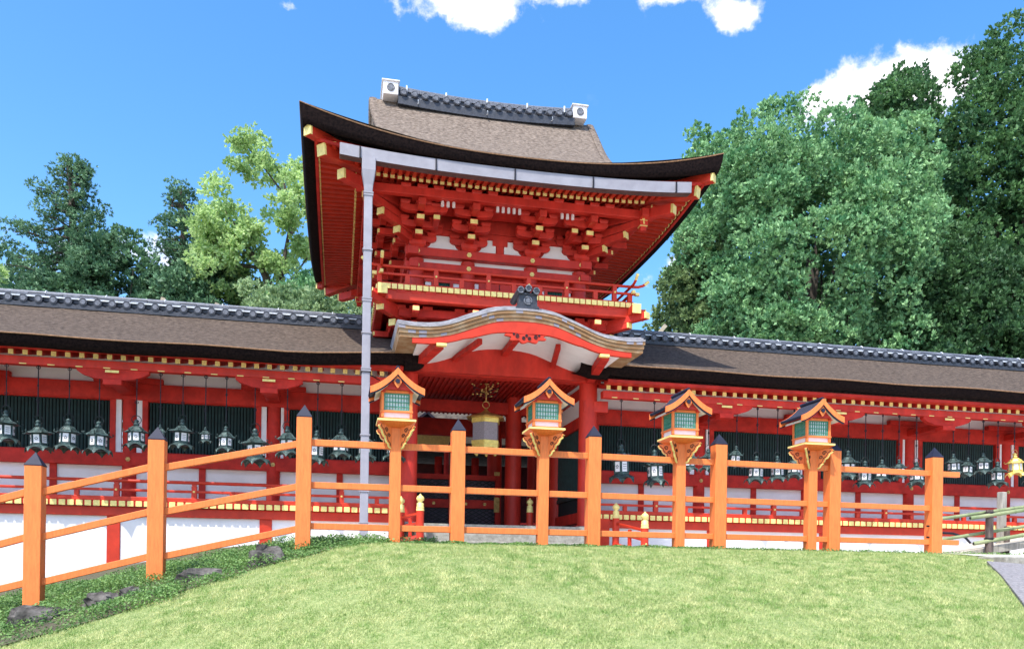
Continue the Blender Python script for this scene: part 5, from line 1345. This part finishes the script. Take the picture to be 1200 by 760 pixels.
def trunk_part(parent, base, top, r0, limbs, mt=bark, seed=0):
    r_ = random.Random(seed); m = M(); b, t = Vector(base), Vector(top); pts = [b.lerp(t, k / 8) + Vector((r_.uniform(-.15, .15), r_.uniform(-.15, .15), 0)) * (k > 0) for k in range(9)]
    m.tube(pts, r0, 12, 0, r0 * .3); m.cyl(b - Vector((0, 0, .4)), b + Vector((0, 0, .5)), r0 * 1.6, r0 * 1.02, 12, 0)
    for (f, e) in limbs:
        s = b.lerp(t, f); e = Vector(e); mid = s.lerp(e, .5) + Vector((r_.uniform(-.3, .3), r_.uniform(-.3, .3), -.08 * (e - s).length)); rr = r0 * (1 - f * .6) * .42
        p = [s, s.lerp(mid, .5) + Vector((0, 0, .02)), mid, mid.lerp(e, .5) + Vector((0, 0, .1)), e]; m.tube(p, rr, 8, 0, rr * .22)
    return m.build('trunk', mt, parent)
def broadleaf(lb, cx, cy, z0, cz, rx, ry, rz_, nc, cr, n, size, mt, seed, group=None, bumps=(), trunk_r=.45, limb_n=8, low=-.8, cat='tree', name='broadleaf_tree', inner=.55, asp=.5, flat=.8):
    r_ = random.Random(seed); t = thing(name, lb, cat, (cx, cy, z0), group); cl = []
    tries = 0
    while len(cl) < nc and tries < 20000:
        tries += 1
        u = Vector((r_.gauss(0, 1), r_.gauss(0, 1), r_.gauss(0, 1))).normalized(); q = r_.uniform(inner, 1) ** .7
        if u.z < low: continue
        w = 1 + .10 * math.sin(u.x * 5 + seed) + .08 * math.sin(u.z * 7 + u.y * 4 + seed)
        p = Vector((cx + u.x * rx * q * w, cy + u.y * ry * q * w, cz + u.z * rz_ * q * w)); k = r_.uniform(.65, 1.25) * cr
        if all((p - Vector(c[:3])).length > .55 * (k + c[3]) * .9 for c in cl[-80:]): cl.append((p.x, p.y, p.z, k))
    cl += [tuple(b) for b in bumps]
    limbs = [(r_.uniform(.25, .9), c[:3]) for c in r_.sample(cl, min(limb_n, len(cl)))]
    _trunk(t, cx, cy, z0, cz + rz_ * .15, trunk_r, limbs, seed)
    cr_leaves('crown', [(c[0] - cx, c[1] - cy, c[2] - z0, c[3]) for c in cl], n, size, mt, t, seed=seed, asp=asp, flat=flat)
    return t
def _trunk(t, cx, cy, z0, zt, r0, limbs, seed):
    return trunk_part(t, (cx, cy, z0), (cx, cy, zt), r0, limbs, seed=seed)
def conifer(lb, cx, cy, z0, zt, R0, n, size, mt, seed, group=None, lean=0, zl=None, gap=.0, pw=.85, cr=1.0):
    r_ = random.Random(seed); t = thing('conifer_tree', lb, 'tree', (cx, cy, z0), group); cl = []; limbs = []
    zl = zl or z0 + 2; z = zl; 
    while z < zt - .3:
        f = (z - zl) / (zt - zl); Rr = R0 * (1 - f) ** pw + .25; k = max(4, int(Rr * 3.4))
        a0 = r_.random() * 6
        for i in range(k):
            if r_.random() < gap: continue
            a = a0 + 2 * math.pi * i / k + r_.uniform(-.3, .3); R1 = Rr * r_.uniform(.6, 1.2)
            for q in (.45, .75, 1.0):
                rr = cr * (.26 + .2 * (1 - f)) * (1.15 - .35 * q) * r_.uniform(.55, 1.3)
                cl.append((cx + math.cos(a) * R1 * q + lean * f, cy + math.sin(a) * R1 * q, z - .22 * R1 * q + (.25 if q == 1.0 else 0) + r_.uniform(-.15, .15), rr))
            limbs.append((max(.02, min(.97, (z - z0) / (zt - z0))), (cx + math.cos(a) * R1 * .9, cy + math.sin(a) * R1 * .9, z - .2 * R1)))
        z += .50 * (1.15 - .45 * f)
    cl.append((cx + lean, cy, zt - .2, .3))
    _trunk(t, cx, cy, z0, zt - .2, .32, limbs, seed)
    cr_leaves('crown', [(c[0] - cx, c[1] - cy, c[2] - z0, c[3]) for c in cl], n, size, mt, t, flat=.62, up=.3, seed=seed, asp=.30, soft=.10, per=8, upax=.15)
    return t
L_big = leafmat('camphor_leaf', (.075, .235, .095), (.32, .54, .24), .2, 1.4)
L_mid = leafmat('oak_leaf', (.06, .13, .045), (.22, .31, .12), .3, .8)
L_drk = leafmat('dark_leaf', (.022, .070, .028), (.08, .18, .06), .25, .7)
L_ivy = leafmat('ivy_leaf', (.030, .10, .038), (.13, .27, .09), .25, .9)
L_con = leafmat('conifer_needle', (.045, .12, .060), (.16, .30, .15), .2, 1.1)
L_lime = leafmat('fresh_maple_leaf', (.28, .44, .14), (.62, .78, .36), .5, .9)
L_pale = leafmat('pale_bush_leaf', (.16, .27, .11), (.42, .55, .28), .35, .9)
# right-hand grove
broadleaf('huge round broadleaf tree with bright clumpy foliage right of the gate roof', 20.6, 34, 0, 12.6, 5.3, 5.0, 7.3, 330, .80, 270000, .17, L_big, 5,
          bumps=[(17.2, 33, 18.6, 1.0), (18.8, 33.5, 19.4, 1.0), (21.3, 33, 19.4, 1.0), (23.2, 33.5, 18.4, 1.0), (25.0, 33, 16.6, 1.0), (16.0, 33, 16.4, .9), (19.6, 33, 20.1, .55), (17.9, 33, 19.6, .4), (24.2, 33.5, 17.8, .8)], trunk_r=.55, limb_n=16)
broadleaf('thin airy dark tree with sky gaps, left of the huge round tree', 16.6, 37, 0, 10.6, 2.3, 2.4, 5.6, 60, .75, 42000, .18, L_mid, 8, trunk_r=.25, limb_n=22, inner=.3)
broadleaf('pale round treetop rising just left behind the huge round tree', 18.8, 40, 0, 18.6, 2.5, 2.4, 3.4, 50, .8, 40000, .20, L_big, 9, trunk_r=.35)
broadleaf('ivy covered treetop peeking over the right shoulder of the huge round tree', 28.3, 39, 0, 20.6, 2.7, 2.6, 4.9, 60, .95, 52000, .20, L_ivy, 12, trunk_r=.4, bumps=[(28.4, 38.5, 25.0, .9), (27.4, 38, 24.2, .9)])
broadleaf('tall narrow ivy clad tree at the right edge of the photo, tallest of all', 30.6, 34.5, 0, 15.5, 2.9, 2.8, 9.2, 150, .95, 120000, .19, L_ivy, 14, trunk_r=.5,
          bumps=[(30.2, 34, 24.2, .6), (30.7, 34, 23.4, .9), (29.4, 33.6, 22.4, .9), (31.8, 34, 22.2, .9), (28.6, 33.5, 20.4, .8)])
broadleaf('dark ivy clad tree right of the tall narrow one, cut by the right edge', 34.4, 34, 0, 13.6, 3.2, 3, 9.6, 120, 1.0, 80000, .20, L_ivy, 15, trunk_r=.45)
broadleaf('dark bushy tree low between the huge round tree and the ivy clad ones', 26.6, 31.5, 0, 8.2, 3.4, 3.0, 6.0, 110, .95, 90000, .19, L_drk, 17, trunk_r=.3)
broadleaf('dark shady tree below the tall ivy clad tree', 30.2, 31, 0, 8.2, 3.3, 2.8, 6.2, 110, .9, 80000, .19, L_drk, 18, trunk_r=.3)
broadleaf('low dark undergrowth tree just above the right corridor roof', 22.6, 31, 0, 5.4, 3.0, 2.4, 3.2, 60, .8, 45000, .18, L_drk, 19, trunk_r=.2)
broadleaf('small dark tree behind the ridge near the balcony corner', 16.2, 33, 0, 5.6, 2.2, 2, 2.6, 40, .8, 32000, .18, L_mid, 20, trunk_r=.2)
broadleaf('bright shrub behind the corridor ridge under the balcony corner', 11.9, 30, 0, 4.9, 1.6, 1.4, 2.1, 34, .7, 26000, .16, L_ivy, 21, trunk_r=.15, name='shrub', cat='shrub')
broadleaf('distant dark tree behind the grove at far right', 38, 44, 0, 13, 6, 5, 9, 90, 1.4, 50000, .30, L_drk, 23, trunk_r=.5)
broadleaf('distant dark tree behind the grove between the round tree and the ivy', 25.5, 46, 0, 11, 5.5, 5, 8, 90, 1.4, 50000, .30, L_drk, 24, trunk_r=.5)
# left-hand grove
conifer('broad dark conifer, tallest on the left above the corridor ridge', -9.9, 34, 0, 14.9, 3.1, 130000, .115, L_con, 31, zl=6.4, gap=.06, pw=.70)
conifer('narrow dark conifer behind the lime green tree', -6.1, 34.5, 0, 14.5, 2.0, 80000, .115, L_con, 32, zl=6.2, gap=.16, pw=.5)
broadleaf('dense dark green bushy conifer low between the two tall conifers', -8.2, 33, 0, 8.6, 2.0, 1.6, 2.9, 40, .75, 42000, .16, L_con, 33, trunk_r=.2, name='conifer_tree')
broadleaf('dense dark conifer mass under the narrow conifer, left of the lime green tree', -5.0, 33.2, 0, 8.4, 1.9, 1.5, 2.7, 40, .75, 40000, .16, L_con, 34, trunk_r=.2, name='conifer_tree')
broadleaf('low dark conifer mass left of the broad conifer behind the corridor ridge', -10.6, 33, 0, 7.4, 1.8, 1.6, 2.0, 40, .75, 38000, .16, L_con, 38, trunk_r=.2, name='conifer_tree')
# lime green airy tree with visible limbs
t = thing('lime_green_tree', 'airy lime green tree with dark bare limbs, reaching towards the gate roof', 'tree', (-2.9, 32, 0)); cx, cy = -2.9, 32
cl = []; rr_ = random.Random(4)
for (x, z, k, nn_) in ((-4.5, 12.1, .95, 11), (-5.0, 10.9, .8, 9), (-3.9, 11.2, .9, 10), (-4.6, 9.9, .8, 8), (-2.6, 10.8, .75, 8), (-1.9, 11.9, .6, 6), (-3.2, 14.4, .55, 5), (-3.6, 15.0, .4, 4), (-2.3, 13.4, .6, 5), (-1.5, 12.9, .6, 5), (-1.0, 14.6, .55, 4), (-1.1, 13.6, .5, 4), (-.6, 15.2, .5, 4), (-1.4, 11.0, .6, 5), (-2.5, 9.2, .7, 8), (-3.3, 8.4, .7, 8), (-1.9, 8.2, .7, 8), (-2.3, 14.2, .35, 3)):
    for i in range(int(nn_ * 1.6)): cl.append((x + rr_.gauss(0, k * .62), cy + rr_.gauss(0, .8), z + rr_.gauss(0, k * .55), rr_.uniform(.12, .34) * (.6 + k * .6)))
limbs = [(.62, (-4.3, 32, 12.4)), (.5, (-4.9, 31.8, 10.8)), (.7, (-3.3, 31.8, 14.6)), (.78, (-1.0, 32, 14.8)), (.66, (-1.3, 32, 12.8)), (.5, (-1.6, 32.3, 11.0)), (.45, (-4.4, 32.2, 9.9)), (.85, (-2.2, 31.9, 13.9))]
m_ = M(); pts = [(-1.6, 32, 0), (-1.7, 32, 4), (-1.9, 32, 7.6), (-2.3, 32, 9.3), (-2.9, 32, 10.6), (-3.5, 32, 11.4), (-4.2, 32, 12.6)]; m_.tube(pts, .28, 10, 0, .05)
m_.tube([(-2.3, 32, 9.3), (-2.1, 32, 11), (-1.9, 32, 12.2), (-2.1, 31.9, 13.6), (-2.3, 31.9, 14.3)], .09, 8, 0, .025); m_.tube([(-1.9, 32, 11.8), (-1.3, 32, 13.2), (-.8, 32, 14.9)], .06, 8, 0, .02)
m_.tube([(-2.9, 32, 10.6), (-3.8, 32, 10.6), (-4.8, 32, 11.0)], .08, 8, 0, .02); m_.tube([(-2.1, 32, 13.3), (-2.8, 32, 14.2), (-3.4, 32, 14.9)], .04, 8, 0, .015); m_.tube([(-2.2, 32, 9.8), (-1.6, 32, 10.6), (-1.2, 32, 11.2)], .06, 8, 0, .02)
m_.build('trunk', bark, t)
cr_leaves('crown', [(c[0] - cx, c[1] - cy, c[2], c[3]) for c in cl], 62000, .13, L_lime, t, seed=41, asp=.55, soft=.32, flat=.6, per=5, upax=.1)
broadleaf('pale green bush behind the corridor ridge beside the gate eave', -2.0, 28, 0, 6.6, 1.3, 1.1, 2.3, 34, .6, 26000, .13, L_pale, 42, trunk_r=.15, name='shrub', cat='shrub')
broadleaf('pale rounded bush touching the left side of the gate', -.1, 27.5, 0, 6.3, 1.3, 1.1, 2.1, 34, .55, 26000, .13, L_pale, 43, trunk_r=.15, name='shrub', cat='shrub')
broadleaf('mid green bush standing behind the pale ones', -1.2, 31, 0, 8.0, 1.3, 1.1, 2.0, 30, .6, 18000, .15, L_big, 44, trunk_r=.15, name='shrub', cat='shrub')
broadleaf('bright yellow green treetop at the left edge above the corridor ridge', -11.4, 28, 0, 7.3, 1.1, 1.1, 1.9, 22, .55, 13000, .14, L_lime, 45, trunk_r=.15, name='maple_tree')
broadleaf('small yellow green maple top right of the leftmost bright treetop', -9.6, 28, 0, 6.0, .9, .9, 1.6, 16, .45, 9000, .13, L_lime, 46, trunk_r=.12, name='maple_tree')
broadleaf('distant dark treetops seen far left behind the conifers', -16, 44, 0, 9, 5, 4, 5, 60, 1.3, 40000, .26, L_con, 47, trunk_r=.4)
broadleaf('dark tree in the courtyard glimpsed through the gate', 2.2, 36, 0, 6.6, 4, 2.5, 4, 50, .8, 24000, .17, L_drk, 48, trunk_r=.25)

# forked finials of the inner shrine roofs showing over the corridor ridge
woodp = mat('pale_finial_wood', (.42, .36, .26), .8, .2, 12)
for x, boards, lb in ((-3.2, [((-3.55, 6.0), (-3.32, 6.80))], 'small pale roof finial tip above the corridor ridge, left of the lime green tree'),
                      (-1.95, [((-2.2, 6.0), (-1.98, 6.72))], 'small pale roof finial tip above the ridge under the lime green tree'),
                      (-4.6, [((-4.95, 6.0), (-4.70, 6.84))], 'small pale roof finial tip above the ridge, leftmost, before the dark conifers'),
                      (9.0, [((8.55, 5.75), (9.67, 7.15)), ((9.35, 5.85), (8.42, 6.90))], 'pale forked roof finial beside the gate balcony corner, right side')):
    r = thing('roof_finial', lb, 'finial', (x, 24, 5), 'pale roof finials of the inner shrines')
    for k, (a, b) in enumerate(boards):
        m = M(); m.beam((a[0], 24 + .08 * k, a[1]), (b[0], 24 + .08 * k, b[1]), .06, .11); m.build('finial_board', woodp, r)
for x, zc in ((-2.5, 5.6), (8.75, 5.6)):
    r = thing('inner_shrine', 'inner shrine building hidden behind the left corridor under its pale finials', 'shrine', (x, 25, 5)) if x < 0 else thing('inner_shrine', 'inner shrine building hidden behind the right corridor beside the gate', 'shrine', (x, 25, 5))
    m = M(); m.prism([(22.6, 4.6), (27.4, 4.6), (25, 5.75)], 'x', x - 1.6, x + 1.6); m.build('roof_slope', thatch, r)
    m = M(); m.box(x - 1.4, x + 1.4, 23.2, 26.8, 0, 4.6); m.build('wall', redd, r)
